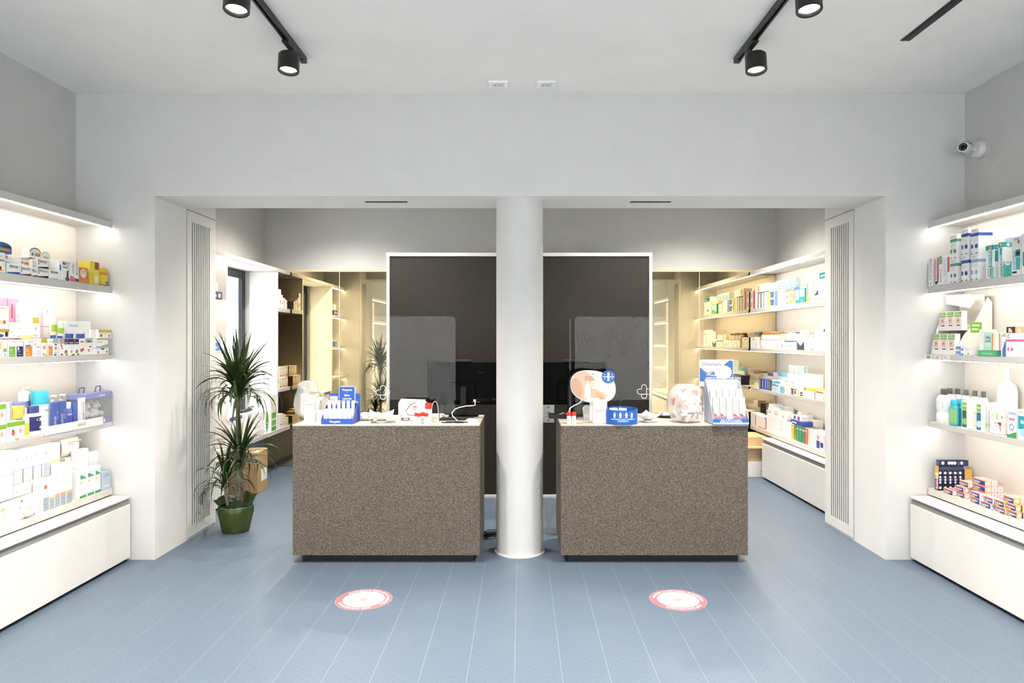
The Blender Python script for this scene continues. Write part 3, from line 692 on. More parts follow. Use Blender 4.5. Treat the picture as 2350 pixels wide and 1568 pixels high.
MB().lathe([(.03, .0725), (.033, .08), (.02, .1), (.004, .106)], M_FILM, 20).build('dome_lid', e, smooth=True)
# oval card display: skin tones photo print, round blue badge
Y = 4.765; xc, zc = PX(1361, Y), PZ(888, Y); e = empty('oval_card_display', (xc, Y, CT + .0005)); tag(e, 'oval card display printed with hands and cream, round blue badge', 'display')
zc -= CT; ov = []
for i in range(40):
    t = 2 * math.pi * i / 40; c, s = math.cos(t), math.sin(t)
    ov.append((.158 * math.copysign(abs(c) ** .9, c), zc + .113 * math.copysign(abs(s) ** .85, s) + .018 * c * (-1)))
mb = MB(); mb.prism(ov, .004, .010, mat('#33302e', .5)); mb.build('backing_card', e, (-.008, .0065, .002))
mb = MB(); mb.prism(ov, 0, .003, mat('#f6f4f1', .5)); mb.build('front_card', e)
def inov(P, k=.965):
    out = []
    for x, z in P:
        dx, dz = x, z - zc - 0.018 * -x / .158
        q = (abs(dx) / .158) ** 2.15 + (abs(dz) / .113) ** 2.25
        if q > k: f = (k / q) ** .46; x = dx * f; z = zc + dz * f + .018 * -x / .158
        out.append((x, z))
    return out
pr = MB()
def blob(P, col, d):
    P = inov(P); pr.add([(x, -.0006 - d, z) for x, z in P], [tuple(range(len(P)))], mat(col, .5, var=0))
def ell(x, z, a, b, rot=0, n=18): return [(x + a * math.cos(t) * math.cos(rot) - b * math.sin(t) * math.sin(rot), zc + z + a * math.cos(t) * math.sin(rot) + b * math.sin(t) * math.cos(rot)) for t in [2 * math.pi * i / n for i in range(n)]]
blob(ell(-.085, .0, .080, .115, -.25), '#d9b9a4', .0001); blob(ell(-.125, -.02, .05, .08), '#c9a189', .0002)
blob(ell(-.02, .045, .045, .028, -.6), '#c79c83', .0003); blob(ell(.012, .02, .038, .022, -.3), '#e6cdb9', .0004)
blob(ell(.03, .028, .007, .032, -.3), '#ecd7c6', .0005); blob(ell(.046, .03, .006, .028, -.25), '#e4cbb8', .0005)
blob(ell(-.005, -.045, .075, .033, -.12), '#d8b195', .0006); blob(ell(.055, -.06, .045, .010, -.65), '#d2a98d', .0007); blob(ell(.062, -.045, .045, .009, -.55), '#dcb9a0', .0008)
blob(ell(.05, -.075, .040, .009, -.75), '#caa084', .0009)
for P, c, d in (((-.058, -.075, -.018, .0), '#f4f1ee', .0011), ((-.050, .0, -.022, .022), '#efeae6', .0011), ((-.044, .022, -.030, .042), '#f6f4f2', .0012)):
    x0, z0, x1, z1 = P; blob([(x0, zc + z0), (x1, zc + z0), (x1, zc + z1), (x0, zc + z1)], c, d)
blob(ell(.0, .088, .004, .006, 0, 8), '#3d5c5a', .0005)
vs, fs, wd = text_polys('RILASTIL', .01); pr.add([(-.018 + x * .0115, -.0012, zc + .070 + y * .0115) for x, y in vs], fs, mat('#777', .5, var=0))
pr.build('photo_print', e)
bx_, bz = PX(1396, Y) - xc, PZ(865, Y) - CT
mb = MB(); mb.prism([(bx_ + .046 * math.cos(2 * math.pi * i / 28), bz + .046 * math.sin(2 * math.pi * i / 28)) for i in range(28)], -.006, -.0035, mat('#2f66b3', .45)); mb.build('badge', e)
pr = MB(); print_on(pr, 'r .42 .18 .58 .82 #fff;r .08 .47 .92 .53 #e8eefc;r .2 .30 .24 .42 #fff;r .76 .30 .8 .42 #fff;r .2 .6 .24 .72 #fff;r .76 .6 .8 .72 #fff', .092, .092, lambda u, v, d: (bx_ - .046 + u, -.0064 - d, bz - .046 + v)); pr.build('badge_print', e)
MB().box((-.02, .0185, 0), (.06, .05, zc - .04), M_WHITE, .002).build('strut', e)
e = empty('dosage_box', (PX(1377, 4.64), 4.64, CT + .0005)); tag(e, 'tall white lettered box before the oval card display', 'box')
MB().box((-.048, 0, 0), (.048, .045, .158), M_WHITE, .002).build('carton', e)
face_print(e, 'r .3 .72 .34 .84 #ddd;r .42 .72 .46 .84 #ddd;t .12 .55 .06 #777 LENOLAST;t .12 .48 .045 #888 CREMA MANI;r .12 .42 .8 .425 #ccc;r .12 .36 .7 .365 #ccc;r .12 .3 .75 .305 #ccc;r .12 .2 .6 .205 #ccc', .096, .158, -.048, 0, 0)
# blue curved basket
Y = 4.635; e = empty('blue_basket', (PX(1427, Y), Y, CT + .0005)); tag(e, 'blue oval card basket printed with white icons on the camera side counter', 'basket')
BB = mat('#1d5cb4', .35); mb = MB(); n = 36
def bp(t, z, o=0.0): return ((.106 + o + .05 * 0) * math.cos(t), (.072 + o) * math.sin(t), z)
for i in range(n):
    a, b = 2 * math.pi * i / n, 2 * math.pi * (i + 1) / n
    za = .103 + .008 * math.sin(a) ; zb = .103 + .008 * math.sin(b)
    mb.add([bp(a, .001), bp(b, .001), bp(b, zb), bp(a, za), bp(a, .003, -.003), bp(b, .003, -.003), bp(b, zb, -.003), bp(a, za, -.003)], [(0, 1, 2, 3), (5, 4, 7, 6), (3, 2, 6, 7), (1, 0, 4, 5)], BB)
mb.slabz([bp(2 * math.pi * i / n, 0, -.0035)[:2] for i in range(n)], .001, .003, BB)
mb.build('wall_band', e, smooth=True)
pr = MB()
def bfn(u, v, d):
    t = math.pi * 1.5 + (u - .5) * 1.9; return ((.1066 + d) * math.cos(t), (.0726 + d) * math.sin(t), v)
print_on(pr, 'c .2 .066 .008 #fff;c .2 .077 .005 #fff;e .4 .068 .035 .008 #fff;r .385 .05 .415 .056 #cfe0ff;e .6 .07 .028 .010 #fff;r .58 .05 .62 .056 #cfe0ff;c .8 .074 .008 #fff;r .78 .052 .82 .06 #fff;r .3 .045 .303 .09 #6fa0e6;r .5 .045 .503 .09 #6fa0e6;r .7 .045 .703 .09 #6fa0e6;T .5 .030 .009 #fff PROTEZIONE IGIENE QUOTIDIANA;T .5 .017 .009 #fff E SICUREZZA', 1.0, 1.0, lambda u, v, d: bfn(u, v, d)) if False else None
def icon(u, v, r): pr.add([bfn(u + r * .55 * math.cos(2 * math.pi * i / 12), v + r * .1 * math.sin(2 * math.pi * i / 12) , .0006) for i in range(12)], [tuple(range(12))], mat('#fff', .5, var=0))
for u in (.2, .4, .6, .8):
    icon(u, .078, .05); icon(u, .066, .085); icon(u, .052, .07)
for u in (.3, .5, .7): pr.add([bfn(u, .048, .0006), bfn(u + .005, .048, .0006), bfn(u + .005, .09, .0006), bfn(u, .09, .0006)], [(0, 1, 2, 3)], mat('#7fabe8', .5, var=0))
for s, v, hgt in (('PROTEZIONE, IGIENE, ATTENZIONE', .033, .0068), ('E PREVENZIONE', .021, .0068)):
    vs, fs, wd = text_polys(s, .02); k = hgt / .7
    pr.add([bfn(.5 + (x - wd / 2) * k / .185, v + y * k, .0007) for x, y in vs], fs, mat('#fff', .5, var=0))
pr.build('icon_print', e)
for i, (x, y, r) in enumerate(((-.058, -.012, .3), (.0, .022, .1), (.012, -.016, -.2), (-.055, .02, .2))):
    o = MB().box((-.026, -.012, 0), (.026, .012, .09), M_WHITE, .003).build('sachet_pack', loc=(PX(1427, Y) + x, Y + y, CT + .014), rot=(.05 * (i - 1), .14 * math.sin(i * 2.1), r))
    tag(o, f'white sachet pack standing in the blue basket, {["nearest the white box", "tilted in the middle", "towards the front", "at the back"][i]}', 'packet', 'packs in the blue basket')
# clear bag of white and red sachets
Y = 4.74; b = empty('sweet_bag', (PX(1573, Y), Y, CT + .012)); tag(b, 'round clear plastic bag of white and red sachets beside the gel display', 'bag')
o = lump('film', (0, 0, 0), .118, 11, M_FILM, None, None, 1.18, 26, .16); o.parent = b
rr = random.Random(5)
for i in range(75):
    a = rr.uniform(0, 6.28); q = .085 * math.sqrt(rr.random()); z = .022 + rr.uniform(0, .175)
    c = '#d8402f' if i % 9 == 2 else ('#f0d9d2' if i % 4 == 0 else '#f6f5f3')
    MB().box((-.022, -.022, -.006), (.022, .022, .006), mat(c, .4), .004).build('sachet', b, (q * math.cos(a), q * math.sin(a) - .015, z), rot=(rr.uniform(0, 3), rr.uniform(0, 3), rr.uniform(0, 3)))
# gel display with header card
Y = 4.552; W = .235; x0 = PX(1637.5, Y) ; e = empty('gel_display', (x0, Y, CT + .0005)); tag(e, 'blue and white counter display of gel cartons with tall header card', 'display')
DB = mat('#3a67a6', .45); D = .24
MB().box((0, 0, 0), (W, .003, .040), DB).build('front_tray', e)
face_print(e, 'r 0 .14 1 .42 #eef1f6;T .5 .72 .20 #fff STOP AL MAL DI SCHIENA,;T .5 .48 .20 #fff DONA ALLE TUE GIORNATE', W, .040, 0, 0, 0)
MB().box((0, .0031, 0), (W, D, .003), DB).build('base', e)
for x in (0, W - .003):
    mb = MB(); P = [(.0035, .0035), (D - .004, .0035), (D - .004, .29), (D - .05, .29), (.0035, .041)]; n = len(P)
    mb.add([(x, y, z) for y, z in P] + [(x + .003, y, z) for y, z in P], [tuple(range(n))[::-1], tuple(range(n, 2 * n))] + [(i, (i + 1) % n, n + (i + 1) % n, n + i) for i in range(n)], mat('#c3cde2', .45)); mb.build('side_wing', e)
MB().box((.0035, D - .003, .0035), (W - .0035, D, .29), mat('#f2f2f2', .5)).build('back_card', e)
hx0, hx1, hz0, hz1 = PX(1605, Y + D) - x0, PX(1683, Y + D) - x0, PZ(877, Y + D) - CT, PZ(826, Y + D) - CT
mb = MB(); mb.prism(rrect(hx0, hz0 - .03, hx1, hz1, .014, 5, (0, 0, 1, 1)), D + .001, D + .004, mat('#f5f5f4', .5)); mb.build('header_card', e)
W2, H2 = hx1 - hx0, hz1 - hz0; pr = MB(); hf = lambda u, v, d: (hx0 + u, D + .0006 - d, hz0 + v); bl = mat('#3f66a8', .5, var=0)
for P in ([(.01, .02), (.27, .02), (.27, .33), (.01, .68)], [(.27, .02), (.99, .02), (.99, .55), (.6, .62), (.40, .45), (.27, .33)], [(.6, .62), (.99, .55), (.99, .93), (.93, .97), (.88, .96)]):
    pr.add([hf(u * W2, v * H2, .0002) for u, v in P], [tuple(range(len(P)))], bl)
n = 30; pr.add([hf((.70 + (.245 + .018 * (i % 2)) * math.cos(2 * math.pi * i / n)) * W2, (.44 + (.29 + .022 * (i % 2)) * math.sin(2 * math.pi * i / n)) * H2, .0008) for i in range(n)], [tuple(range(n))], mat('#fbfbfa', .5, var=0))
for P in ([(.19, .48), (.27, .40), (.27, .37), (.18, .46)], [(.27, .40), (.41, .53), (.41, .5), (.27, .37)]): pr.add([hf(u * W2, v * H2, .0006) for u, v in P], [(0, 1, 2, 3)], mat('#b02a38', .5, var=0))
print_on(pr, 't .09 .74 .14 #56575c Dicloreum;t .2 .27 .07 #fff TI TOGLIE IL DOLORE;t .18 .13 .085 #fff AGISCE FINO A 24 ORE CON', W2, H2, hf, .0003); pr.build('header_print', e)
def gel(i, row):
    w_, d_, h_ = .0395, .03, .175
    x = x0 + .008 + .021 + i * .0438; y = Y + .018 + row * .062; z = CT + .0042 + row * .052
    g = empty('gel_carton', (x, y, CT + .0092)); zz = row * .052
    MB().box((-w_ / 2, 0, 0), (w_ / 2, d_, h_ + zz), M_WHITE, .0015).build('carton', g, rot=(math.radians(-9), 0, 0))
    if row == 0 and i != 2 or row == 1:
        pr = MB(); hh = h_ + zz
        sp = f'V .62 {.46 if row == 0 else .72} .26 #8a8a90 Dicloreum'
        if row == 0: sp = 'w .05 .235 .95 .33 -.06 #cf4a52;r .05 .18 .95 .245 #8d63b0;r .05 .14 .95 .19 #7d9ede;r .05 .10 .95 .15 #7fc4c4;r .05 .04 .95 .11 #8ccb7a;T .5 .235 .035 #f6dfe2 NOVO;' + sp
        print_on(pr, sp, w_, hh, lambda u, v, d: (-w_ / 2 + u, -.0004 - d, v)); pr.build('front_print', g, rot=(math.radians(-9), 0, 0))
    tag(g, f'white gel carton, {["rainbow footed front row", "rear row"][row]} of display, {["first", "second", "third", "fourth", "fifth"][i]} from the bag', 'carton', 'gel cartons in counter display')
for row in (1, 0):
    for i in range(5): gel(i, row)

# ---- floor distance stickers
def sticker(x, y, rz, label):
    Y = YF(y); e = empty('floor_sticker', (PX(x, Y), Y, .0002), rz); r = .163
    def disc(r0, z, m, nm, n=48): MB().slabz([(r0 * math.cos(2 * math.pi * i / n), r0 * math.sin(2 * math.pi * i / n)) for i in range(n)], z, z + .0004, m).build(nm, e)
    disc(r, 0, mat('#a8979c', .5), 'rim_print'); disc(r * .985, .0005, mat('#96686e', .5), 'ring'); disc(r * .735, .0010, mat('#adaeab', .5), 'centre_disc'); 
    MB().slabz([(r * .155 * math.cos(2 * math.pi * i / 24), r * .10 * math.sin(2 * math.pi * i / 24)) for i in range(24)], .0015, .0018, mat('#b87a82', .5)).build('stop_print', e)
    tx = MB(); m = mat('#fbf6f4', .5, var=0)
    vs, fs, wd = text_polys('STOP', .02); k = r * .24 / wd; tx.add([((a - wd / 2) * k, (b - .33) * k * .8, .0021) for a, b in vs], fs, m)
    def arc(s, rad, a0, sgn, hgt):
        k = hgt / .7; a = a0
        for ch in s:
            vs, fs, wd = text_polys(ch, .02) if ch != ' ' else ([], [], .25)
            st = (wd + .10) * k / rad; mid = a + sgn * -st / 2
            for_ = math.pi / 2
            if vs:
                ca, sa = math.cos(mid - for_), math.sin(mid - for_)
                P = []
                for x_, y_ in vs:
                    lx, ly = (x_ - wd / 2) * k, y_ * k
                    rr_ = rad + ly; off = -lx / rad
                    P.append((rr_ * math.cos(mid + off), rr_ * math.sin(mid + off), .0014))
                tx.add(P, fs, m)
            a -= st
    arc('MANTIENI LA DISTANZA DI SICUREZZA', r * .80, math.radians(156), 1, r * .088)
    arc('KEEP SAFE DISTANCE', r * .80, math.radians(312), 1, r * .088)
    tx.build('lettering_print', e)
    return tag(e, label, 'sticker')
sticker(835, 1376, math.radians(-14), 'round red and white distance sticker before the plant side counter')
sticker(1556, 1377, math.radians(12), 'round red and white distance sticker before the camera side counter')

# ---- security camera on the wall
e = empty('security_camera', (XW, 4.50, 2.755)); tag(e, 'white bullet security camera mounted high on the wall', 'security camera')
W_ = mat('#dededc', .35)
mb = MB().lathe([(.058, 0), (.058, .018), (.05, .03), (.03, .036), (.001, .037)], W_, 32); mb.build('wall_mount', e, (-.0008, 0, 0), smooth=True, rot=(0, math.radians(-90), 0))
dv = Vector((-.75, -.65, -.04)).normalized(); q = dv.to_track_quat('Z', 'Y').to_euler()
p0 = Vector((-.075, 0, .0)); MB().tube([(-.034, 0, 0), (-.06, .005, 0), tuple(p0)], .016, W_, 12).build('joint_arm', e, smooth=True)
bd = MB().lathe([(.012, -.012), (.030, -.004), (.033, .006), (.033, .115), (.031, .118), (.027, .118), (.026, .108), (.001, .108)], W_, 28, cap=False).build('body', e, p0, smooth=True, rot=q)
MB().lathe([(.001, .1085), (.0255, .1085), (.0255, .1115), (.012, .1125), (.001, .1135)], mat('#0b0b0b', .12), 28, cap=False).build('lens', bd, smooth=True)
for i in range(14): MB().lathe([(.001, 0), (.0018, 0), (.0018, .002), (.001, .0022)], mat('#bdbdbd', .3), 6).build('infrared_diode', bd, (.0185 * math.cos(i * .4488), .0185 * math.sin(i * .4488), .1117))
MB().box((-.02, .0335, .0), (.02, .037, .128), W_, .001).build('sun_hood', bd)

# ---- cardboard cartons on the floor
CB_ = mat('#b3946a', .7, var=.06); CB2 = mat('#c8ae85', .7, var=.06)
e = empty('cardboard_box', (-2.70, 6.78, .0), .05); tag(e, 'brown cardboard box on the floor behind the potted plant', 'box')
MB().box((-.16, -.15, 0), (.14, .15, .40), CB_, .003).build('carton', e)
MB().box((-.155, -.145, .4005), (.135, .0, .404), CB2).build('flap', e); MB().box((-.155, .002, .4005), (.135, .145, .404), CB2).build('flap', e)
MB().box((.1405, -.05, .1), (.1415, .12, .22), M_WHITE).build('label_print', e)
e = empty('cardboard_box', (2.66, 7.72, 0), 0); tag(e, 'white carton with scribble on the floor under the ledge by the mirror', 'box')
MB().box((-.24, -.28, 0), (.26, .22, .17), M_WHITE, .003).build('carton', e)
MB().tube([(-.04, -.2815, .06), (.0, -.2815, .1), (.01, -.2815, .03)], .003, mat('#8b7d70', .6), 6).build('pen_mark', e)
e = empty('cardboard_box', (2.64, 7.72, .171), 0); tag(e, 'open brown cardboard box stacked on the white carton by the mirror', 'box')
MB().box((-.24, -.27, 0), (.26, .22, .16), CB2, .003).build('carton', e)
MB().box((-.235, -.325, .15), (.25, -.272, .153), CB_).build('flap', e)
MB().box((-.2, -.2, .1605), (.2, .2, .26), CB2, .003).build('inner_carton', e)
# ================================================================== potted dracaena
def leaf_mesh(seed, droop):
    rr = random.Random(seed); n = 7; L = 1.0; vs = []; fs = []
    a = math.radians(rr.uniform(58, 74)); p = Vector((0, 0)); pts = []
    for i in range(n + 1):
        t = i / n; pts.append((p.x, p.y)); ang = a - droop * (t ** 1.15) * 2.5
        p = p + Vector((math.cos(ang), math.sin(ang))) * (L / n)
    tw = rr.uniform(-.5, .5)
    for i, (x, z) in enumerate(pts):
        t = i / n; wdt = .027 * min(1, .42 + t * 2.4) * (1 - t ** 2.6) + .0012; s = tw * t
        vs += [(x, -wdt * math.cos(s), z - wdt * math.sin(s) + wdt * .25), (x, 0, z), (x, wdt * math.cos(s), z + wdt * math.sin(s) + wdt * .25)]
    for i in range(n):
        k = 3 * i; fs += [(k, k + 1, k + 4, k + 3), (k + 1, k + 2, k + 5, k + 4)]
    return MB().add(vs, fs, M_LEAF).mesh('leaf', True)
M_LEAF = ramp_mat('dracaena_leaf', [(.3, '#1a2b0f'), (.55, '#32481c'), (.8, '#6b8040')], 6, .38, 3, (1, 1, 1), spec=.5)
nt = M_LEAF.node_tree; bs = nt.nodes['Principled BSDF']
LEAVES = {d: [leaf_mesh(10 * i + int(d * 10), d) for i in range(4)] for d in (.15, .5, .85, 1.15)}
PXc, PYc = PX(541, 5.36), 5.36
plant = empty('potted_dracaena', (PXc, PYc, 0)); tag(plant, 'tall potted dracaena in green wrapped pot beside the plant side counter', 'potted plant')
rp = random.Random(21)
def head(c, n, lmin, lmax, upright=.25):
    for i in range(n):
        t = i / n; e_ = rp.random()
        d = .15 if t < upright else (.5 if t < upright + .22 else (.85 if t < upright + .48 else 1.15))
        o = bpy.data.objects.new('leaf', rp.choice(LEAVES[d])); COL.objects.link(o); o.parent = plant
        L = rp.uniform(lmin, lmax); az = i * 2.39996 + rp.uniform(-.5, .5)
        reach = max(v.co.x for v in o.data.vertices) * 1.08 * L * -math.cos(az) - c[0]
        if reach > .232: L *= .232 / reach
        o.location = (c[0] + .012 * math.cos(az), c[1] + .012 * math.sin(az), c[2] + (.06 - .14 * t))
        o.rotation_euler = (rp.uniform(-.3, .3), math.radians(rp.uniform(-18, 12)) - (math.radians(14) if d == .15 else 0) + (math.radians(rp.uniform(8, 34)) if d > 1 else 0), az); o.scale = (L, L * rp.uniform(.8, 1.2), L)
head((.018, 0, 1.095), 142, .32, .48, .24)
head((.03, .02, .565), 94, .26, .42, .2)
head((-.07, -.04, .40), 60, .24, .38, .12)
M_BARK = ramp_mat('dracaena_bark', [(.3, '#5b5148'), (.55, '#857a6e'), (.75, '#a69a8b')], 40, .8, 3, (1, 1, 4), bump=.4)
def cane(pts, r): MB().tube(pts, r, M_BARK, 10).build('cane', plant, smooth=True)
cane([(.02, .0, .14), (.024, .0, .4), (.018, .0, .8), (.016, 0, 1.14)], [.019, .018, .017, .016])
cane([(.03, .03, .14), (.036, .03, .35), (.03, .02, .6)], [.015, .014, .013])
cane([(-.04, -.03, .14), (-.06, -.035, .28), (-.07, -.04, .43)], [.014, .013, .012])
pot = MB(); n = 40; prof = [(.092, .0), (.098, .008), (.118, .09), (.133, .16), (.130, .195), (.122, .205)]
vs = []; fs = []
for r, z in prof:
    for i in range(n):
        a = 2 * math.pi * i / n; k = 1 + .035 * math.sin(7 * a) * (z / .2) + .02 * math.sin(13 * a + 1) + .05 * abs(math.sin(2.5 * a)) * (1 if z < .02 else .4)
        vs.append((r * k * math.cos(a), r * k * math.sin(a), z))
for j in range(len(prof) - 1):
    for i in range(n): fs.append((j * n + i, j * n + (i + 1) % n, (j + 1) * n + (i + 1) % n, (j + 1) * n + i))
fs.append(tuple(range(n))[::-1])
M_WRAP = ramp_mat('green_wrap', [(.3, '#2d3a0a'), (.6, '#3f4d10'), (.8, '#586720')], 7, .42, 3, spec=.6, bump=.2)
pot.add(vs, fs, M_WRAP); pot.build('pot_wrap', plant, smooth=True)
MB().lathe([(.001, .17), (.112, .172)], mat('#2d2219', .9), 24, cap=False).build('soil', plant)
fl_ = MB(); vs = []; fs = []; m_ = 44                    # flaring sheet of film at the back of the pot
for j in range(4):
    for i in range(m_ + 1):
        a = math.radians(360 * i / m_); r = .118 + .010 * j + .005 * j * math.sin(9 * a); z = .198 + (.016 + .007 * math.sin(5 * a + 1) + .010 * max(0, math.cos(a - .5))) * j
        vs.append((r * math.cos(a), r * math.sin(a), z))
for j in range(3):
    for i in range(m_): k = j * (m_ + 1) + i; fs.append((k, k + 1, k + m_ + 2, k + m_ + 1))
fl_.add(vs, fs, M_WRAP); fl_.build('wrap_flare', plant, smooth=True)
MB().tube([(.128 * math.cos(2 * math.pi * i / 30), .128 * math.sin(2 * math.pi * i / 30), .197 + .003 * math.sin(i)) for i in range(31)], .004, mat('#3f9a8c', .4), 6).build('ribbon', plant, smooth=True)

# ================================================================== products
ITEMS = []                                             # (object, desc, place, end phrase, depth key, height key, category)
ORD = ['first', 'second', 'third', 'fourth', 'fifth', 'sixth', 'seventh', 'eighth', 'ninth', 'tenth', 'eleventh', 'twelfth', 'thirteenth', 'fourteenth', 'fifteenth', 'sixteenth']
class Shelf:
    def __init__(s, sd, xf, z, place, end): s.sd, s.xf, s.z, s.place, s.end = sd, xf, z, place, end; s.q = []; s.fix = []
    def pos(s, x0, x1, inset):
        X = s.xf + inset; Ya, Yb = YX(x0, s.sd * X), YX(x1, s.sd * X)
        return X, min(Ya, Yb), max(Ya, Yb)
    def reg(s, o, desc, cat, y, z): ITEMS.append((o, desc, s.place, s.end, y, z, cat))
    def root(s, name, X, y, z): return empty(name, (s.sd * X, y, s.z + z + .0006), -s.sd * math.pi / 2)
    def box(s, x0, x1, h, z0=0, inset=.004, depth=.10, col='#f3f2ef', pr='', desc='', side='', name='product_carton', cat='carton', top='', yr=None):
        X, a, b = s.pos(x0, x1, inset)
        if yr: a, b = yr
        s.q.append(dict(X=X, a=a, b=b, h=h, z0=z0, depth=min(depth, XW - X - .004), args=(col, pr, desc, side, name, cat, top)))
    def settle(s):
        """pull neighbours apart so that no carton stands inside another, then build"""
        Q = s.q; m = .0008
        for _ in range(4):
            for i, A in enumerate(Q):
                for (x0, x1, a, b, z0, z1) in s.fix:
                    if min(A['b'], b) - max(A['a'], a) < m or min(A['z0'] + A['h'], z1) - max(A['z0'], z0) < m or min(A['X'] + A['depth'], x1) - max(A['X'], x0) < m: continue
                    if x0 - A['X'] > .018: A['depth'] = x0 - A['X'] - m
                    elif A['X'] + A['depth'] - x1 > .02 and XW - .004 - x1 > .02: A['depth'] = min(A['depth'], XW - .004 - x1); A['X'] = x1 + m
                    elif a + b > A['a'] + A['b']: A['b'] = max(A['a'] + .008, a - m)
                    else: A['a'] = min(A['b'] - .008, b + m)
                for B in Q[i + 1:]:
                    if min(A['b'], B['b']) - max(A['a'], B['a']) < m or min(A['z0'] + A['h'], B['z0'] + B['h']) - max(A['z0'], B['z0']) < m or min(A['X'] + A['depth'], B['X'] + B['depth']) - max(A['X'], B['X']) < m: continue
                    f, g = (A, B) if A['X'] <= B['X'] else (B, A); ov = min(A['b'], B['b']) - max(A['a'], B['a'])
                    if g['X'] - f['X'] > .018: f['depth'] = g['X'] - f['X'] - m
                    elif ov < .5 * min(A['b'] - A['a'], B['b'] - B['a']):
                        lo, hi = (A, B) if A['a'] < B['a'] else (B, A); md = (max(lo['a'], hi['a']) + min(lo['b'], hi['b'])) / 2
                        lo['b'] = md - m / 2; hi['a'] = md + m / 2
                    else:
                        nx = f['X'] + f['depth'] + m
                        if XW - .004 - nx < .02: f['depth'] *= .5; nx = f['X'] + f['depth'] + m
                        g['X'] = nx; g['depth'] = min(g['depth'], XW - .004 - nx)
        for A in Q: s.make(A)
        s.q = []
    def make(s, A):
        X, a, b, h, z0, depth = A['X'], A['a'], A['b'], A['h'], A['z0'], A['depth']; col, pr, desc, side, name, cat, top = A['args']
        w = b - a - .0012; y = (a + b) / 2
        e = s.root(name, X, y, z0)
        MB().box((-w / 2, 0, 0), (w / 2, depth, h), mat(col, .45, var=.012), min(.0016, w * .08)).build('carton', e)
        if pr or side or top:
            p = MB()
            if pr: print_on(p, pr, w, h, lambda u, v, d: (-w / 2 + u, -.0003 - d, v))
            if side:
                if s.sd < 0: print_on(p, side, depth, h, lambda u, v, d: (-w / 2 - .0003 - d, depth - u, v))
                else: print_on(p, side, depth, h, lambda u, v, d: (w / 2 + .0003 + d, u, v))
            if top: print_on(p, top, w, depth, lambda u, v, d: (-w / 2 + u, v, h + .0003 + d))
            p.build('front_print', e)
        s.reg(e, desc, cat, y, z0)
    def bottle(s, x0, x1, h, kind, body, cap, label, desc, inset=.01, z0=0, pr='', sy=.62, name='bottle', cat='bottle'):
        """kind: 'flip' bottle with wide cap, 'pump', 'jar', 'tube', 'flask'"""
        X, a, b = s.pos(x0, x1, inset); r = (b - a) / 2 - .0006; y = (a + b) / 2
        ry = min(r * sy, .05, (XW - X) / 2 - .003); s.fix.append((X - .001, X + 2 * ry + .002, a, b, z0, z0 + h))
        k = ry / r; e = s.root(name, X + ry, y, z0); mb_ = mat(body, .3, var=.01); mc = mat(cap, .35)
        def lt(P, m, nm, sc=1.0): return MB().lathe([(q * r, z * h) for q, z in P], m, 20, sx=sc, sy=k * sc).build(nm, e, smooth=True)
        if kind == 'flip':
            lt([(.88, 0), (.97, .02), (1, .06), (1, .62), (.93, .72), (.74, .765)], mb_, 'body'); lt([(.72, .767), (.76, .775), (.76, .985), (.72, 1)], mc, 'cap')
        elif kind == 'capped':
            lt([(.95, 0), (1, .02), (1, .68)], mb_, 'body'); lt([(1.0, .682), (1.0, .99), (.96, 1)], mc, 'cap')
        elif kind == 'pump':
            lt([(.9, 0), (1, .03), (1, .58), (.9, .66), (.42, .715), (.40, .74)], mb_, 'body')
            lt([(.44, .742), (.46, .75), (.46, .80), (.2, .81), (.16, .88)], mc, 'pump_collar')
            MB().box((-.32 * r, -ry * 1.25, .885 * h), (.32 * r, ry * .35, .955 * h), mc, .004).build('pump_head', e)
        elif kind == 'jar':
            lt([(.9, 0), (1, .04), (1, .66), (.86, .74)], mb_, 'body'); lt([(.82, .742), (.85, .76), (.85, .97), (.8, 1)], mc, 'cap')
        elif kind == 'tube':
            lt([(.62, 0), (.66, .01), (.66, .14)], mc, 'cap'); lt([(.72, .142), (.95, .3), (1, .7), (.95, .97), (.9, 1)], mb_, 'body')
        elif kind == 'flask':
            lt([(.93, 0), (1, .02), (1, .26), (.9, .30), (.9, .36), (1, .40), (1, .68), (.8, .78), (.5, .83)], mb_, 'body'); lt([(.42, .832), (.44, .84), (.44, .99), (.4, 1)], mc, 'cap')
        elif kind == 'dispenser':
            lt([(.9, 0), (1, .02), (1, .62), (.85, .72), (.35, .78), (.3, .8)], mb_, 'body'); lt([(.22, .802), (.26, .81), (.26, .99), (.22, 1)], mc, 'cap')
        if label:
            n = 14; p = MB(); z0_, z1_, c = label
            P = [(1.015 * r * math.cos(t), 1.015 * ry * math.sin(t)) for t in [math.pi * (1.08 + .84 * i / n) for i in range(n + 1)]]
            p.add([(x, y_, z0_ * h) for x, y_ in P] + [(x, y_, z1_ * h) for x, y_ in P], [(i, i + 1, n + 2 + i, n + 1 + i) for i in range(n)], mat(c, .4, var=0))
            if pr: print_on(p, pr, 2 * r, h, lambda u, v, d: (-r + u, -1.015 * ry * math.sqrt(max(.02, 1 - (abs(-r + u) / (1.03 * r)) ** 2)) - .0006 - d, v))
            p.build('label_print', e, smooth=True)
        s.reg(e, desc, cat, y, z0); return e
SH = {}
Z = {k: v[0] for k, v in SHELF_Z.items()}
for k, nm in (('top', 'top'), ('second', 'second'), ('third', 'third'), ('ledge', 'lowest')):
    SH['L' + k] = Shelf(-1, XF, Z[k], f'plant side {nm} shelf', 'corner')
    SH['R' + k] = Shelf(1, XF, Z[k], f'camera side {nm} shelf', 'corner')
    SH['B' + k] = Shelf(1, XB, Z[k], f'back room {nm} shelf', 'mirror')
    SH['W' + k] = Shelf(-1, XB, Z[k], f'window side {nm} shelf', 'mirror')
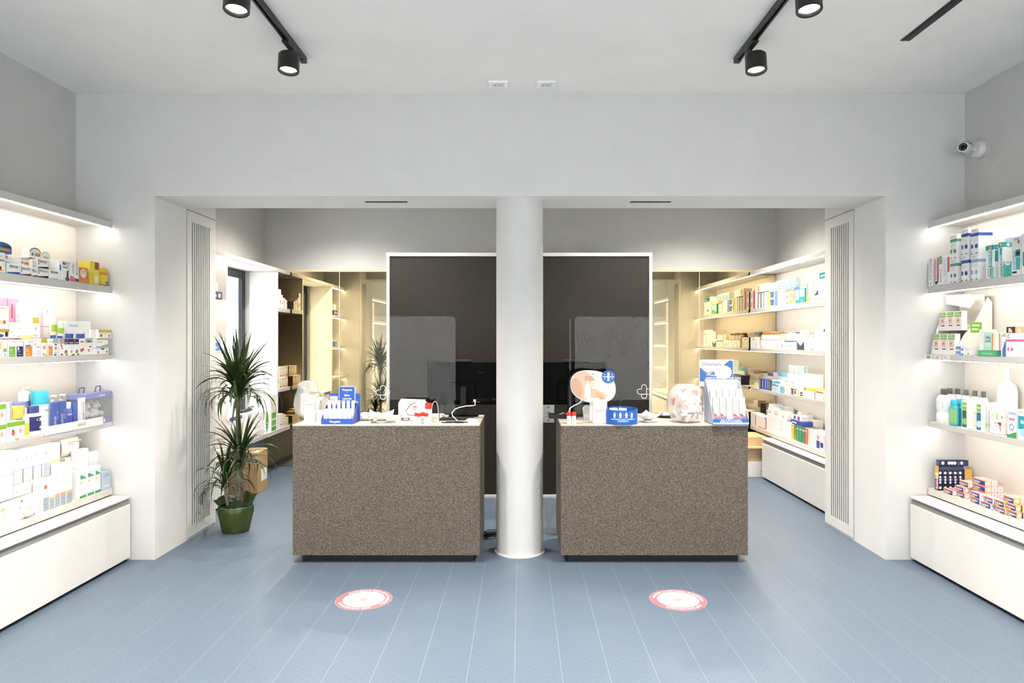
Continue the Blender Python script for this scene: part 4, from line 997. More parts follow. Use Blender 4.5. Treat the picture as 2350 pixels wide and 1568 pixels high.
RB = 'r .2 .60 .44 .66 #1d7a8c;r .44 .60 .62 .66 #c9c22c;r .62 .60 .85 .66 #cf3a28;t .2 .70 .15 #3a3a44 Multicentrum;'
# ---------------------------------------------------------------- plant side, top shelf
s = SH['Ltop']
s.box(-60, 13, .105, col='#f1efe9', pr='e .7 .6 .3 .06 #8aa36a;c .82 .2 .1 #7c2630;r .7 .06 .92 .12 #d9b25a;r .5 .8 .9 .82 #bbb', desc='white carton with green swoosh and maroon dot')
X, a_, b_ = s.pos(-18, 27, .012)
def dome(sh, x0, x1, h, z0, col, stripe, pr, desc, inset=.012):
    X, a, b = sh.pos(x0, x1, inset); sh.fix.append((X, X + .05, a, b, z0, z0 + h)); w = b - a - .001; e = sh.root('dome_pack', X, (a + b) / 2, z0); n = 10
    P = [(-w / 2, 0), (w / 2, 0), (w / 2, h * .55)] + [(w / 2 * math.cos(math.pi * i / n), h * .55 + h * .45 * math.sin(math.pi * i / n)) for i in range(1, n)] + [(-w / 2, h * .55)]
    m = MB(); m.prism(P, 0, .05, mat(col, .4)); m.build('carton', e)
    p = MB(); Q = [(w / 2 * math.cos(math.pi * i / n), h * .55 + h * .45 * math.sin(math.pi * i / n)) for i in range(n + 1)]; q = [(x * .93, z - h * .08) for x, z in Q]
    p.add([(x, -.0004, z) for x, z in Q] + [(x, -.0004, z) for x, z in q], [(i, i + 1, n + 2 + i, n + 1 + i) for i in range(n)], mat(stripe, .4, var=0))
    print_on(p, pr, w, h, lambda u, v, d: (-w / 2 + u, -.0006 - d, v)); p.build('front_print', e)
    sh.reg(e, desc, 'carton', (a + b) / 2, z0)
dome(s, -18, 27, .058, .1056, '#3f6ea8', '#23355e', 'r .5 .2 .9 .45 #d8903a;r .3 .2 .5 .5 #7fb06a;r .5 .55 .95 .72 #453468', 'blue arched vitamin pack on top of cartons')
bw = 'w 0 0 1 .16 .05 #2f82b5;'
for z, c in ((0, '#2a5ea8'), (.0555, '#2f86b8')): s.box(16, 46, .0548, z, pr=RB + f'w 0 0 1 .17 .05 {c}', desc='white vitamin carton with rainbow stripe and blue wave')
s.box(46.5, 72, .051, 0, pr=RB + 'w 0 0 1 .14 .06 #5c2446;r .08 .3 .14 .95 #7a4a72', desc='white vitamin carton with maroon wave')
s.box(47, 69, .05, .0516, .02, pr='w 0 .75 1 .9 .05 #d9a9a4;c .2 .4 .14 #d07a4c;r .45 .2 .65 .5 #8fb052;r .65 .2 .92 .5 #dc7a52', desc='white carton with faded pink wave')
s.box(72.5, 86, .043, 0, pr='r .1 .55 .9 .68 #c0b83a;t .1 .72 .2 #444 Multi;w 0 0 1 .14 .06 #7c2440', desc='narrow white vitamin carton with maroon foot')
s.box(70, 86, .052, .0436, .006, col='#f6efe6', pr='t .1 .75 .12 #b9a78e Multi;r .1 .6 .8 .66 #d9d58a;r .25 .2 .75 .4 #d8cfc4', desc='pale cream vitamin carton')
for z in (0, .0535): s.box(86.5, 111, .0528, z, pr=RB + 'w 0 0 1 .16 .06 #17161f;r .06 .35 .12 .95 #54476b', desc='white vitamin carton with black wave')
dome(s, 68, 94, .06, .1072, '#f5f1ea', '#4b2f38', 'c .25 .35 .16 #6b83ad;r .45 .2 .7 .5 #9bb25a;r .7 .2 .93 .5 #d97b4e', 'white arched vitamin pack with dark rim', .02)
dome(s, 95, 115, .05, .1072, '#f7f6ee', '#c9d6a4', 'r .2 .2 .5 .4 #b9c6dc;r .5 .2 .85 .4 #d6cf7a', 'white arched vitamin pack with pale green rim', .02)
for z in (0, .0556): s.box(112, 135, .055, z, pr=RB + 'w .1 0 .9 .08 .03 #c9cfc0', desc='plain white vitamin carton with rainbow stripe')
s.box(135.5, 141, .115, 0, .006, pr='r .2 .5 .9 .8 #4d7fc0', desc='white carton with small blue panel', col='#f6f6f6')
s.box(141.5, 160, .122, pr='r .08 .80 .5 .85 #2b2b34;r .08 .76 .9 .79 #9cb04e;r .1 .62 .8 .68 #7b7f5a;e .72 .3 .12 .2 #3a2c33;e .7 .08 .28 .1 #6d4b68;c .76 .47 .05 #3a2c33;t .08 .86 .07 #333 Multicentrum', desc='tall white carton printed with dark figure')
s.box(160.5, 181, .125, pr='V .84 .35 .14 #4a3a58 Multicentrum;r .3 .4 .42 .85 #d9b34c;w 0 0 1 .2 -.08 #cf6f8c;e .8 .1 .16 .06 #3d2f38', desc='tall white carton with pink foot')
s.box(181.5, 201, .096, col='#d9803c', pr='e .5 .62 .38 .3 #f1e6d2;t .3 .7 .1 #5c4a3a ESTER;t .3 .58 .08 #8c7860 PLUS;w 0 0 1 .3 .08 #e08a5a', desc='small orange carton with cream oval')
for x0, x1, d in ((183, 192, .06), (192, 206, .06), (206, 219, .06)): s.box(x0, x1, .15, 0, .09, d, '#e6d56a', 'r 0 0 1 .35 #e3c93c;r .1 .5 .9 .52 #efe39a;r .92 0 1 1 #b8923a', 'tall pale yellow carton')
s.box(206.5, 228, .148, 0, .006, .08, '#e4cf4e', 'r .5 .66 .96 .97 #a3432f;r .52 .08 .9 .38 #efe6b4;r 0 .1 .4 .5 #d9c23a', 'tall yellow carton with brick red square')
s.bottle(231, 256, .118, 'jar', '#c47a22', '#dcbf34', (.08, .62, '#d9c63e'), 'amber bottle with yellow cap', .012, pr='w .1 .06 .6 .2 .04 #4a5f96;r .2 .45 .8 .52 #efe6a0', sy=.8)
# ---------------------------------------------------------------- second shelf
s = SH['Lsecond']; h = .098
s.box(-25, 5, .1, pr='r .55 .45 .9 .85 #e0b95c;r .6 .1 .9 .14 #bbb', desc='white carton with yellow picture')
s.box(6, 18, .092, pr='r .1 .35 .8 .55 #84b659;r .2 .05 .7 .3 #c9c9cf', desc='narrow white carton with green patch')
def skin(x0, x1, c, desc, extra=''): s.box(x0, x1, h, pr=f'r .08 .04 .94 .62 {c};t .45 .86 .06 #555 Dermon;r .1 .66 .5 .69 #bbb;r .15 .4 .5 .43 #eee;r .15 .3 .6 .32 #eee;r .15 .15 .7 .17 #eee;{extra}', desc=desc)
skin(19, 36, '#7db049', 'white skin care carton with green panel'); skin(36.5, 54, '#23355f', 'white skin care carton with navy panel', 'e .3 .52 .12 .08 #dde3ee')
skin(56.5, 74, '#e08c3e', 'wide white skin care carton with orange panel', 'r .1 .62 .8 .7 #3d86b4'); 
s.box(75, 94, .088, pr='c .3 .82 .06 #b58a4e;t .5 .6 .08 #666 Mitosyl;r .5 .1 .9 .4 #dcdce2;r .1 .2 .4 .23 #999', desc='white baby cream carton with grey print', col='#efeceb')
s.box(94.5, 108, .105, pr='r 0 .76 1 1 #c2b23a;c .5 .5 .12 #dfae8a;e .4 .12 .2 .05 #8f86a8;w .5 0 1 .1 .05 #bfc04a', desc='white carton with olive yellow lid band', inset=.006)
skin(110, 121, '#e08c3e', 'narrow white skin care carton with orange panel')
s.box(121.5, 134, .104, pr='r 0 .74 1 1 #8fbaa4;c .4 .66 .05 #335;c .6 .66 .05 #335;c .5 .45 .1 #c98a74;r .2 .2 .8 .23 #99a;e .4 .08 .25 .05 #556', desc='white baby carton with sage green top')
s.box(136, 147, .104, pr='r 0 .7 1 1 #b597a8;c .4 .6 .07 #9c4a4a;c .6 .46 .08 #c98a74;e .5 .08 .3 .05 #8a4a5a', desc='white baby carton with mauve top')
for i, (x0, x1) in enumerate(((147.5, 155), (155.5, 171), (171.5, 181))): s.box(x0, x1, .102, pr='r 0 .68 1 1 #38234a;r .2 .74 .8 .8 #d9cfe0;' + ('c .55 .24 .1 #c9a98c' if i == 1 else 'c .5 .22 .12 #5a4a22;c .5 .2 .06 #c9b94a') + ';w .5 0 1 .08 .04 #4a3c44', desc=['narrow white carton with dark purple top', 'wide white carton with dark purple top', 'middling white carton with dark purple top'][i])
s.box(181.5, 195, .104, col='#f4ece4', pr='e .5 .82 .35 .05 #8a7a78;e .4 .3 .2 .12 #b0543e;e .7 .35 .1 .1 #7a3c34;c .6 .6 .03 #c9a', desc='cream carton with red brown figures')
s.box(195.5, 212, .106, col='#f4efe9', pr='r 0 .74 1 1 #b4b6b8;e .5 .82 .35 .06 #6a6f78;e .7 .5 .2 .04 #6a5a44;e .5 .28 .15 .1 #cf9a7a', desc='cream carton with grey lid band')
s.box(212.5, 221, .1, pr='r 0 .4 1 .43 #9ab0a4', desc='plain narrow white carton')
s.box(221.5, 249, .052, 0, pr='r 0 .76 1 1 #9cc0cc;e .5 .7 .15 .14 #5a6f96;e .15 .3 .06 .15 #b0543e;e .85 .35 .06 .2 #8a7a5a', desc='flat white carton with light blue band')
s.box(221.5, 248, .053, .0528, pr='r 0 .84 1 1 #d2a63e;w .1 0 1 .14 .12 #e09a4a;t .05 .5 .16 #999 melatonina', desc='flat white carton with orange wave')
s.box(226, 256, .056, .1066, pr='r 0 .7 1 1 #cfb040;e .2 .35 .08 .2 #8a6a6a;e .8 .3 .06 .18 #b08a9a;e .5 .66 .15 .12 #e9d9a0', desc='flat white carton with golden band', inset=.01)
BI = .115
for x0, x1 in ((-14, 17), (18, 44)): s.box(x0, x1, .335, 0, BI + .03, .10, '#d99ab4', 'r .3 .66 .42 .9 #cf4a5e;V .4 .15 .12 #b85a84 CERULISINA', 'very tall pink carton', side='r 0 0 .9 .95 #f0d4df')
s.box(-20, 21, .125, .155, BI - .08, .08, '#f6f3ef', 'c .72 .3 .09 #d8605a;c .55 .3 .1 #ecd9b0;r .5 .9 .9 .92 #d9a', 'white carton with pink fruit dots')
s.box(-20, 21, .05, .1046, BI - .08, .08, '#f2efe9', 'r 0 .65 1 1 #c7a03e;e .45 .3 .25 .2 #3d5c84;e .85 .45 .1 .3 #3a3a3a', 'white carton with golden brown band')
s.box(22, 53, .088, .1066, BI - .08, .08, '#f7f6f3', 'r .6 .05 .95 .15 #e9c4c6;c .2 .4 .03 #555;r .7 .6 .9 .62 #889', 'blank white carton with pale pink foot')
s.box(46, 92, .125, .108, BI, .08, '#f8f8f6', 'r .62 .7 .95 .98 #c9bc48;c .78 .45 .08 #e2b08c;e .75 .12 .15 .05 #d8c9a8', 'large white carton with olive square')
s.box(46, 90, .075, .2336, BI, .08, '#f9f9f8', 'r .3 .45 .34 .5 #aaa;c .68 .55 .03 #e0b0a0', 'large white carton lying on top')
s.box(92, 119, .20, .108, BI, .10, '#f8f7f6', 'r 0 0 .28 1 #f0c9dc;r 0 .34 .9 .36 #b9a0a8;c .6 .8 .03 #999', 'tall white carton with pink edge')
s.box(54, 73, .026, .0990, .02, .06, '#e2dc96', '', 'flat pale yellow carton lying on cartons', name='flat_carton')
for i, x in enumerate((121, 137)): s.bottle(x, x + 14, .13 - .03 * i, 'tube', '#eef2e4', '#3d55b8', (.3, .62, '#a9cc4e'), 'white and green tube with blue cap', .03, .1068)
s.box(119, 222, .0022, .1044, .012, .088, '#e6eedd', '', 'thin pale green tray card under the tubes', name='tray_card', cat='card') if False else None
s.box(152, 208, .108, .1068, .05, .06, '#f7f7f5', 't .12 .68 .16 #9aa0ae Dicodral;c .72 .28 .1 #ecd0b8', 'white carton with grey italic lettering')
for x, z in ((160, .1068), (186, .1068)): s.box(x, x + 9, .028, z, .015, .03, '#3f5cb8', 'r .1 .5 .9 .6 #2c459c', 'tiny blue pack before the lettered carton', name='blue_pack')
s.box(209, 225, .058, .107, .03, .07, '#f7f6f1', 'r 0 .95 1 1 #ddd69a', 'white carton beside the lettered carton')
# ---------------------------------------------------------------- third shelf
s = SH['Lthird']
cart = 'r 0 .76 1 1 #86b43e;e .35 .42 .1 .14 #c9665a;e .33 .55 .05 .06 #3a3a3a;e .75 .48 .1 .14 #d8b09a;e .55 .08 .14 .05 #e0a86a'
s.box(-26, 14.5, .098, 0, pr=cart, desc='white baby carton with green band', depth=.09); s.box(-26, 14, .11, .0988, .006, pr=cart, desc='upper white baby carton with green band', depth=.09)
s.box(15, 57, .105, 0, pr=cart, desc='wide white baby carton with green band', depth=.09, inset=.002)
s.box(17, 27.5, .105, .1058, .03, .06, '#dfeef0', 'V .85 .06 .45 #4a6a84 Dermomed;r 0 0 .3 1 #eef6f6', 'light blue upright carton')
s.box(28, 66, .07, .1058, .05, .07, '#e2d26a', 'r 0 0 .12 1 #3a2c30;c .12 .4 .14 #f0e2a0;r .12 .05 .25 .9 #e0a040;V .24 .1 .09 #b86a2a POMATA', 'yellow carton with dark end')
s.bottle(58, 71, .17, 'dispenser', '#f1eed8', '#f4f3ef', (.1, .5, '#e3cf5a'), 'white nozzle bottle with yellow label', .01)
s.box(50, 79, .19, 0, .115, .08, '#9c9cd8', 'r 0 0 1 .08 #8383c4', 'tall lavender carton')
s.bottle(53, 75, .085, 'pump', '#f5f5f4', '#f7f7f6', None, 'white pump bottle head behind the lavender carton', .13, .1906)
s.bottle(74, 102, .172, 'flip', '#f4f3f2', '#474c84', (.18, .66, '#33376e'), 'white bottle with navy cap and label', .008, pr='e .6 .55 .25 .05 #e8e6ea;r .35 .4 .9 .41 #b9bad4;c .66 .28 .05 #dfe0ea')
s.bottle(93, 121, .25, 'capped', '#eef2f2', '#3fb6cf', (.1, .6, '#e4eef0'), 'tall white bottle with turquoise cap', .05, pr='T .6 .52 .05 #8ca0a4 URIAGE;r .4 .28 .9 .29 #8fd0cc;r .3 .1 .95 .2 #c9d4dc', sy=.8)
for x0, x1 in ((121, 136), (137, 153)): s.box(x0, x1, .178, 0, .03, .045, '#5568ae', 'V .5 .06 .3 #cdd4ee URIAGE;V .82 .4 .16 #aeb8e0 BEBE 1ER;r 0 0 1 .02 #2e3c7c', 'upright blue baby care carton')
for x in (119, 139): s.bottle(x, x + 17, .215, 'pump', '#dfe2f0', '#f4f4f4', None, 'pale pump bottle behind the blue cartons', .16)
s.bottle(153.5, 171, .165, 'flip', '#6478bc', '#e9ecf4', (.12, .6, '#5263a8'), 'blue bottle with pale cap', .03, pr='T .5 .52 .06 #fff URIAGE')
s.bottle(171.5, 184, .16, 'tube', '#5068b8', '#4658a0', None, 'blue tube standing on its cap', .03)
s.box(184.5, 196, .185, 0, .008, .05, '#e9e4e6', 'V .8 .1 .3 #7f8cc4 URIAGE;r .55 .1 .65 .9 #c98a84;r 0 .85 1 1 #f4f2f2', 'white and blue upright carton')
# gift case with window, two plush toys
X, a, b = s.pos(197.5, 257, .008); s.fix.append((X, X + .13, a, b, 0, .25)); w = b - a - .002; e = s.root('gift_case', X, (a + b) / 2, 0); hC = .205; dC = .13; MV = mat('#8f95c4', .45)
MB().box((-w / 2, .001, 0), (w / 2, dC, .03), MV, .001).build('base_tray', e); MB().box((-w / 2, .001, hC - .035), (w / 2, dC, hC), MV, .001).build('lid', e)
MB().box((-w / 2, dC - .004, .0305), (w / 2, dC, hC - .0355), mat('#b9bbd4', .5)).build('back_card', e)
MB().box((-w / 2, .001, .0305), (-w / 2 + .002, dC - .0045, hC - .0355), M_CLEAR).build('side_window', e); MB().box((-w / 2 + .0025, .001, .0305), (w / 2, .003, hC - .0355), M_CLEAR).build('front_window', e)
p = MB(); print_on(p, 'T .6 .88 .07 #eef0fa URIAGE;c .7 .08 .05 #f1efdc', w, hC, lambda u, v, d: (-w / 2 + u, .0006 - d, v)); p.build('front_print', e)
for q in (-.3, .32): MB().tube([(q * w - .03, .065, hC + .001), (q * w - .024, .065, hC + .03), (q * w - .018, .065, hC + .036), (q * w + .024, .065, hC + .038), (q * w + .03, .065, hC + .032), (q * w + .02, .065, hC + .001)], .0035, mat('#55597c', .4), 6).build('handle', e, smooth=True)
tag(e, 'lavender gift case with clear window and handles holding plush toys', 'gift case')
for i, q in enumerate((-.24, .14)):
    t = s.root('plush_toy', X + .066, (a + b) / 2 + q * w, .031); MP = mat('#eeeae6', .9, var=.04)
    for nm, c, r in (('body', (0, 0, .038), .037), ('head', (0, -.012, .09), .029), ('paw', (-.036, -.03, .03), .017), ('paw', (.036, -.03, .03), .017), ('ear', (-.026, 0, .112), .015), ('ear', (.026, 0, .112), .015), ('snout', (0, -.038, .085), .011)):
        MB().lathe([(r * math.sin(math.pi * k / 8) + .0004, -r * math.cos(math.pi * k / 8)) for k in range(9)], MP, 14).build(nm, t, c, smooth=True)
    for x in (-.01, .01): MB().lathe([(.0003, -.003), (.003, 0), (.0003, .003)], M_BLK, 8).build('eye', t, (x, -.0395, .098))
    tag(t, f'white plush toy inside the gift case, {["nearer the blue cartons", "nearer the wall"][i]}', 'plush toy', 'plush toys in gift case')
X, a, b = s.pos(103, 236, -.0005); e = s.root('shelf_sign', X, (a + b) / 2, -.006); w = b - a
MB().box((-w / 2, -.0018, 0), (w / 2, -.0006, .052), M_WHITE).build('strip', e); p = MB(); print_on(p, 'T .60 .35 .32 #8a8a90 URIAGE', w, .052, lambda u, v, d: (-w / 2 + u, -.0022 - d, v)); p.build('front_print', e)
tag(e, 'white lettered strip along the plant side third shelf edge', 'sign')
# ---------------------------------------------------------------- lowest ledge, plant side
s = SH['Lledge']
def pack(x0, x1, h, z0, inset, depth, col, pr, desc):
    """soft plastic pack: pillow-shaped"""
    X, a, b = s.pos(x0, x1, inset); s.fix.append((X, X + depth, a, b, z0, z0 + h)); w = b - a - .002; e = s.root('soft_pack', X, (a + b) / 2, z0); n = 6; vs = []; fs = []
    for j in range(n + 1):
        for i in range(n + 1):
            u, v = i / n, j / n; bl_ = (math.sin(math.pi * min(max(u, .02), .98)) * math.sin(math.pi * min(max(v, .02), .98))) ** .22
            vs.append((-w / 2 + w * u, depth / 2 - depth / 2 * bl_, h * v))
    K = len(vs)
    for j in range(n + 1):
        for i in range(n + 1):
            u, v = i / n, j / n; bl_ = (math.sin(math.pi * min(max(u, .02), .98)) * math.sin(math.pi * min(max(v, .02), .98))) ** .22
            vs.append((-w / 2 + w * u, depth / 2 + depth / 2 * bl_, h * v))
    for j in range(n):
        for i in range(n):
            k = j * (n + 1) + i; fs.append((k, k + 1, k + n + 2, k + n + 1)); fs.append((K + k, K + k + n + 1, K + k + n + 2, K + k + 1))
    MB().add(vs, fs, mat(col, .35, var=.01)).build('wrapper', e, smooth=True)
    p = MB(); print_on(p, pr, w, h, lambda u, v, d: (-w / 2 + u, -.0035 - d, v)); p.build('front_print', e)
    s.reg(e, desc, 'pack', (a + b) / 2, z0)
pack(-60, -3, .12, 0, .0, .06, '#f3f3e8', 'r .12 .12 .88 .2 #d5dc8a', 'white wipes pack with lime green edge outermost')
pack(-2, 13, .125, 0, .0, .06, '#f4f4ea', 'r .7 .12 .86 .86 #dbe29c;r .14 .72 .8 .78 #a9c04a', 'white wipes pack with lime green edge')
pack(14, 97, .125, 0, .0, .07, '#f7f6f4', 'e .62 .45 .2 .38 #d9d0ea;e .64 .45 .17 .33 #f7f6f4;r .55 .4 .66 .55 #d8cdb8;c .35 .6 .05 #74c4b4;e .4 .86 .04 .04 #8a6a5a;e .55 .08 .03 .04 #c9a84a;e .75 .1 .03 .04 #8a7ab4', 'wide white wipes pack with lilac arc')
for x0, x1, z in ((-40, 30, .128), (-40, 30, .262)): s.box(x0, x1, .132, z, .03, .10, '#f6f5f2', 'r .8 .7 .86 .8 #d8d0dc;c .9 .3 .02 #d9a', 'broad white nappy pack', side='')
for z in (0, .186): 
    for i, (x0, x1) in enumerate(((31, 53), (54, 76), (77, 98))): s.box(x0, x1, .184, z, .085, .09, '#f6f6f4', ('r 0 0 1 .40 #dcdad2;r 0 .38 1 .42 #a9bcd8;r .93 0 1 .42 #4a505c;' if z else '') + 'c .3 .75 .02 #777', 'white carton with beige lower half and dark edge' if z else 'plain white carton behind the wipes')
for i, (x0, x1) in enumerate(((98.5, 112), (112.5, 125), (125.5, 138))): s.box(x0, x1, .184, .186, .075, .09, '#f7f6f4', f'r 0 0 1 .40 #a9b0b8;r 0 .38 1 .44 {["#9fb4d4", "#d4cc7a", "#e0b45c"][i]};r .1 .1 .8 .12 #8c96a2;r .1 .2 .8 .22 #8c96a2;' + ('c .4 .75 .06 #e0b0a8' if i == 0 else ''), f'white carton with grey foot and {["blue", "lime", "amber"][i]} line, upper row')
for i, (x0, x1) in enumerate(((98.5, 113), (113.5, 125), (125.5, 138), (138.5, 151), (152, 166))): s.box(x0, x1, .184, 0, .012, .06, '#f5f1ee', f'r .03 0 .97 .36 #a3abb3;r .03 .34 .97 .42 {["#8fa8cc", "#cfcf8a", "#e0a870", "#e0a86a", "#dcc07a"][i]};r .1 .1 .8 .12 #8a949e;r .1 .2 .8 .22 #8a949e;' + ('c .4 .76 .07 #d8655a' if i == 0 else 'r .1 .9 .7 .92 #e4cdb8'), 'white front row carton with grey foot')
s.box(139, 166, .06, .1848, .012, .06, '#f7f7f4', 'r .1 .1 .7 .2 #dfe0a4', 'white carton with lime line lying on the front row')
pack(150, 190, .11, .25, .14, .1, '#f5efe6', 'r .12 .8 .88 .87 #e0ae7c;r .14 .66 .5 .7 #e0a04c', 'white pack with orange top seam')
s.box(150, 176, .245, 0, .14, .08, '#f6f6f4', '', 'tall plain white carton behind the front row')
s.box(176, 203, .285, 0, .10, .06, '#f6f6f7', 'r .62 .28 .95 .4 #3a3c4e;r .66 .3 .9 .36 #d8d8e4', 'tall white carton with black label')
s.box(204, 226, .25, 0, .11, .06, '#e4e5e9', 'r .3 .55 .8 .6 #b9bcc8', 'pale grey carton with faint lettering')
for i, (x0, x1) in enumerate(((181, 198), (198.5, 216), (216.5, 231))): s.box(x0, x1, .175, 0, .008, .05, '#f4f5f4', 'r .05 .2 .95 .92 #dfe3e6;w .2 .68 .95 .78 -.05 #4d9a68;r .1 0 1 .09 #3f9a66;c .3 .55 .03 #e0907a;r .4 .3 .5 .5 #eef2f2', 'white nasal spray carton with green flag')
s.box(233, 255, .115, 0, .01, .07, '#aebfcd', 'r .3 .75 .8 .85 #8ea3b8;r .1 .55 .9 .57 #c9d89a;c .25 .2 .05 #f2f2f4;c .45 .2 .05 #f2f2f4;c .65 .2 .05 #f2f2f4', 'blue grey carton with white dots at the wall end')
# ================================================================== camera side shelves
s = SH['Rtop']
def thin(x0, x1, h, pr, desc, col='#f3f2f1', **k): s.box(x0, x1, h, 0, pr=pr, desc=desc, col=col, depth=.05, **k)
thin(2130, 2143, .165, 'V .62 .25 .36 #7a8694 FITOCOSE;c .45 .1 .035 #4a7ab0;r .8 0 1 .9 #d9e4ee', 'slim white tube carton with blue ring')
thin(2144, 2154, .185, 'r 0 .1 .14 1 #c0503e;r .7 .1 1 1 #b03a34;V .55 .2 .34 #8a3030 DENTIFRICIO;e .5 .1 .3 .06 #3a3a3a', 'slim white tube carton with red edges')
thin(2154.5, 2163, .19, 'r .1 .72 .9 1 #7fb084;V .7 .1 .34 #6a7a84 BIOREPAIR', 'slim white tube carton with green cap end')
thin(2163.5, 2174, .188, 'r .1 .5 .9 .92 #e3e3ee;r .1 .3 .9 .5 #dcdcec;V .7 .06 .2 #889 GEL', 'slim pale lilac tube carton')
thin(2174.5, 2180, .175, 'r 0 .45 .9 1 #cf6a54', 'slim white tube carton with coral end')
def curasept(x0, x1, hz, z0, c, desc, side=''):
    s.box(x0, x1, hz, z0, .006, .085, '#f2f1f1', f'r 0 .70 1 .82 {c};t .2 .86 .1 #333 C;c .62 .93 .02 #333;r .05 .25 .28 .40 {c};c .72 .32 .085 {c};r .1 .60 .8 .61 #bbb;r .1 .55 .7 .56 #bbb;r .6 .04 .9 .07 #444;r .05 .04 .25 .07 #444', desc, side=f'r 0 .70 1 .82 {c};{side}')
for z, n in ((0, 'lower'), (.1555, 'upper')): curasept(2180.5, 2196, .155, z, '#5a9a72', f'{n} white mouthwash carton with green band', )
for z, n in ((0, 'lower'), (.1655, 'upper')): curasept(2206, 2222, .165, z, '#3552a4', f'{n} white mouthwash carton with royal blue band')
curasept(2228, 2246, .158, 0, '#8db6d0', 'lower white mouthwash carton with sky blue band'); curasept(2228, 2246, .160, .1585, '#3552a4', 'upper outermost white mouthwash carton with royal blue band')
TE = '#2fa69c'
def elmex(x0, x1, h, txt, desc, ins=.004, side='', base='#eef4f2'):
    s.box(x0, x1, h, 0, ins, .05, base, f'r 0 .86 1 1 {TE};c .6 .93 .05 #f0c4b4;r .35 .35 .75 .84 {TE};V .66 .38 .42 #fff {txt};r .3 .05 .6 .3 #3a3436;r .35 .06 .55 .29 #e6dcd8;r .62 .0 1 .34 #7fc8c0', desc, side=side)
elmex(2262, 2281, .195, 'elmex', 'tall teal and white toothpaste carton with black box print', side=f'r 0 .86 1 1 {TE};c .5 .93 .04 #f0c4b4;r .1 .5 .5 .84 {TE}')
elmex(2291, 2302, .2, 'elmex', 'narrower tall teal and white toothpaste carton', side=f'r 0 .86 1 1 {TE};c .6 .93 .05 #f0e4d4;r 0 0 1 .45 #57bdb4;c .5 .42 .09 #f4f0f0;T .5 .39 .05 #7a5a9a 4.50')
s.box(2321, 2342, .215, 0, .004, .05, '#e6e8e9', f'V .42 .15 .34 {TE} meridol;r .45 .48 .98 .66 #1f8f8c;r .5 .52 .95 .60 #2b2440;r .5 .14 .98 .46 #4ab4b0;r .1 .05 .6 .1 #333;r .7 .82 .95 .9 #d8655a;t .3 .92 .04 #99a meridol', 'grey and teal toothpaste carton with purple label')
s.box(2344, 2372, .225, 0, .004, .05, '#f2f1ef', f'r .1 .2 .9 .55 {TE};r .2 .8 .4 .82 #999', 'white toothpaste carton with teal panel at the frame edge')
s.box(2288, 2332, .09, .205, .10, .10, '#f4f5f6', 'r .4 .1 .98 .35 #b4cde0', 'white carton with pale blue corner behind the toothpaste'); s.box(2285, 2335, .204, 0, .10, .10, '#f4f4f3', '', 'big blank white carton behind the toothpaste')
# second shelf: card display with sugar-free packs
s = SH['Rsecond']
X, a, b = s.pos(2137, 2190, .004); s.fix.append((X, X + .245, a - .005, b + .005, 0, .42)); w = b - a; e = s.root('card_display', X, (a + b) / 2, 0); MD = mat('#f4efe6', .55); D = .24
tag(e, 'white cardboard two tier display with angled wings at the wall corner', 'display')
MB().box((-w / 2, 0, 0), (w / 2, D, .006), MD).build('base', e)
MB().box((-w / 2, .002, .0065), (w / 2, .006, .026), MD).build('front_tray', e)
MB().box((-w / 2, .045, .158), (w / 2, D, .163), MD).build('upper_tier', e); MB().box((-w / 2, .045, .1635), (w / 2, .049, .185), MD).build('upper_lip', e)
MB().box((-w / 2, D - .006, .0065), (w / 2, D - .002, .157), MD).build('back_card', e); MB().box((-w / 2, D - .05, .1635), (w / 2, D - .046, .39), MD).build('back_card', e)
for x in (-w / 2 - .004, w / 2 + .0005):
    P = [(.004, 0), (D, 0), (D, .34), (D - .03, .37), (.12, .19), (.06, .13), (.02, .05)] if x > 0 else [(.004, 0), (D, 0), (D, .3), (.05, .2), (.004, .05)]
    n = len(P); MB().add([(x, y, z) for y, z in P] + [(x + .0035, y, z) for y, z in P], [tuple(range(n))[::-1], tuple(range(n, 2 * n))] + [(i, (i + 1) % n, n + (i + 1) % n, n + i) for i in range(n)], MD).build('side_wing', e)
hd = [(-w / 2, .34), (w / 2, .30), (w / 2 + .04, .34), (w / 2, .39), (-w / 2, .395)]
MB().prism(hd, .10, .104, MD).build('header_card', e)
p = MB(); print_on(p, 't .3 .2 .5 #c9bca0 SOS!', w, .07, lambda u, v, d: (-w / 2 + u, .0996 - d, .325 + v))
print_on(p, 'r .42 .42 .72 .62 #79b24c;r .46 .54 .66 .57 #e8f2d8;r .46 .47 .62 .5 #e8f2d8', D, .34, lambda u, v, d: (w / 2 + .0045 + d, u, v)); p.build('front_print', e)
for row in range(2):
    for i in range(3):
        y = (a + b) / 2 + (1 - i) * w / 3.05; wb = w / 3.3
        g = s.root('spray_carton', X + .008 + row * .043, y, .0068 + row * .1572); MB().box((-wb / 2, 0, 0), (wb / 2, .035, .13 - .012 * row), mat('#f5f1ee', .45), .0012).build('carton', g)
        p = MB(); print_on(p, 'r .05 .70 .95 .97 #86b45c;r .12 .78 .88 .82 #e4efd4;r .12 .88 .7 .91 #e4efd4;r .2 .32 .8 .66 #ecc4b4;c .5 .5 .05 #b4443a;r .3 .2 .8 .25 #3a3a3a', wb, .13 - .012 * row, lambda u, v, d: (-wb / 2 + u, -.0003 - d, v)); p.build('front_print', g)
        tag(g, f'green topped white carton, {["lower", "upper"][row]} tier of card display, {ORD[i]} from wall', 'carton', 'cartons in the corner card display')
bb = 'r .1 .2 .55 .8 #4a7ac0;r .15 .4 .5 .5 #dfe8f4;w .4 0 .8 .3 .2 #6a9ad4'
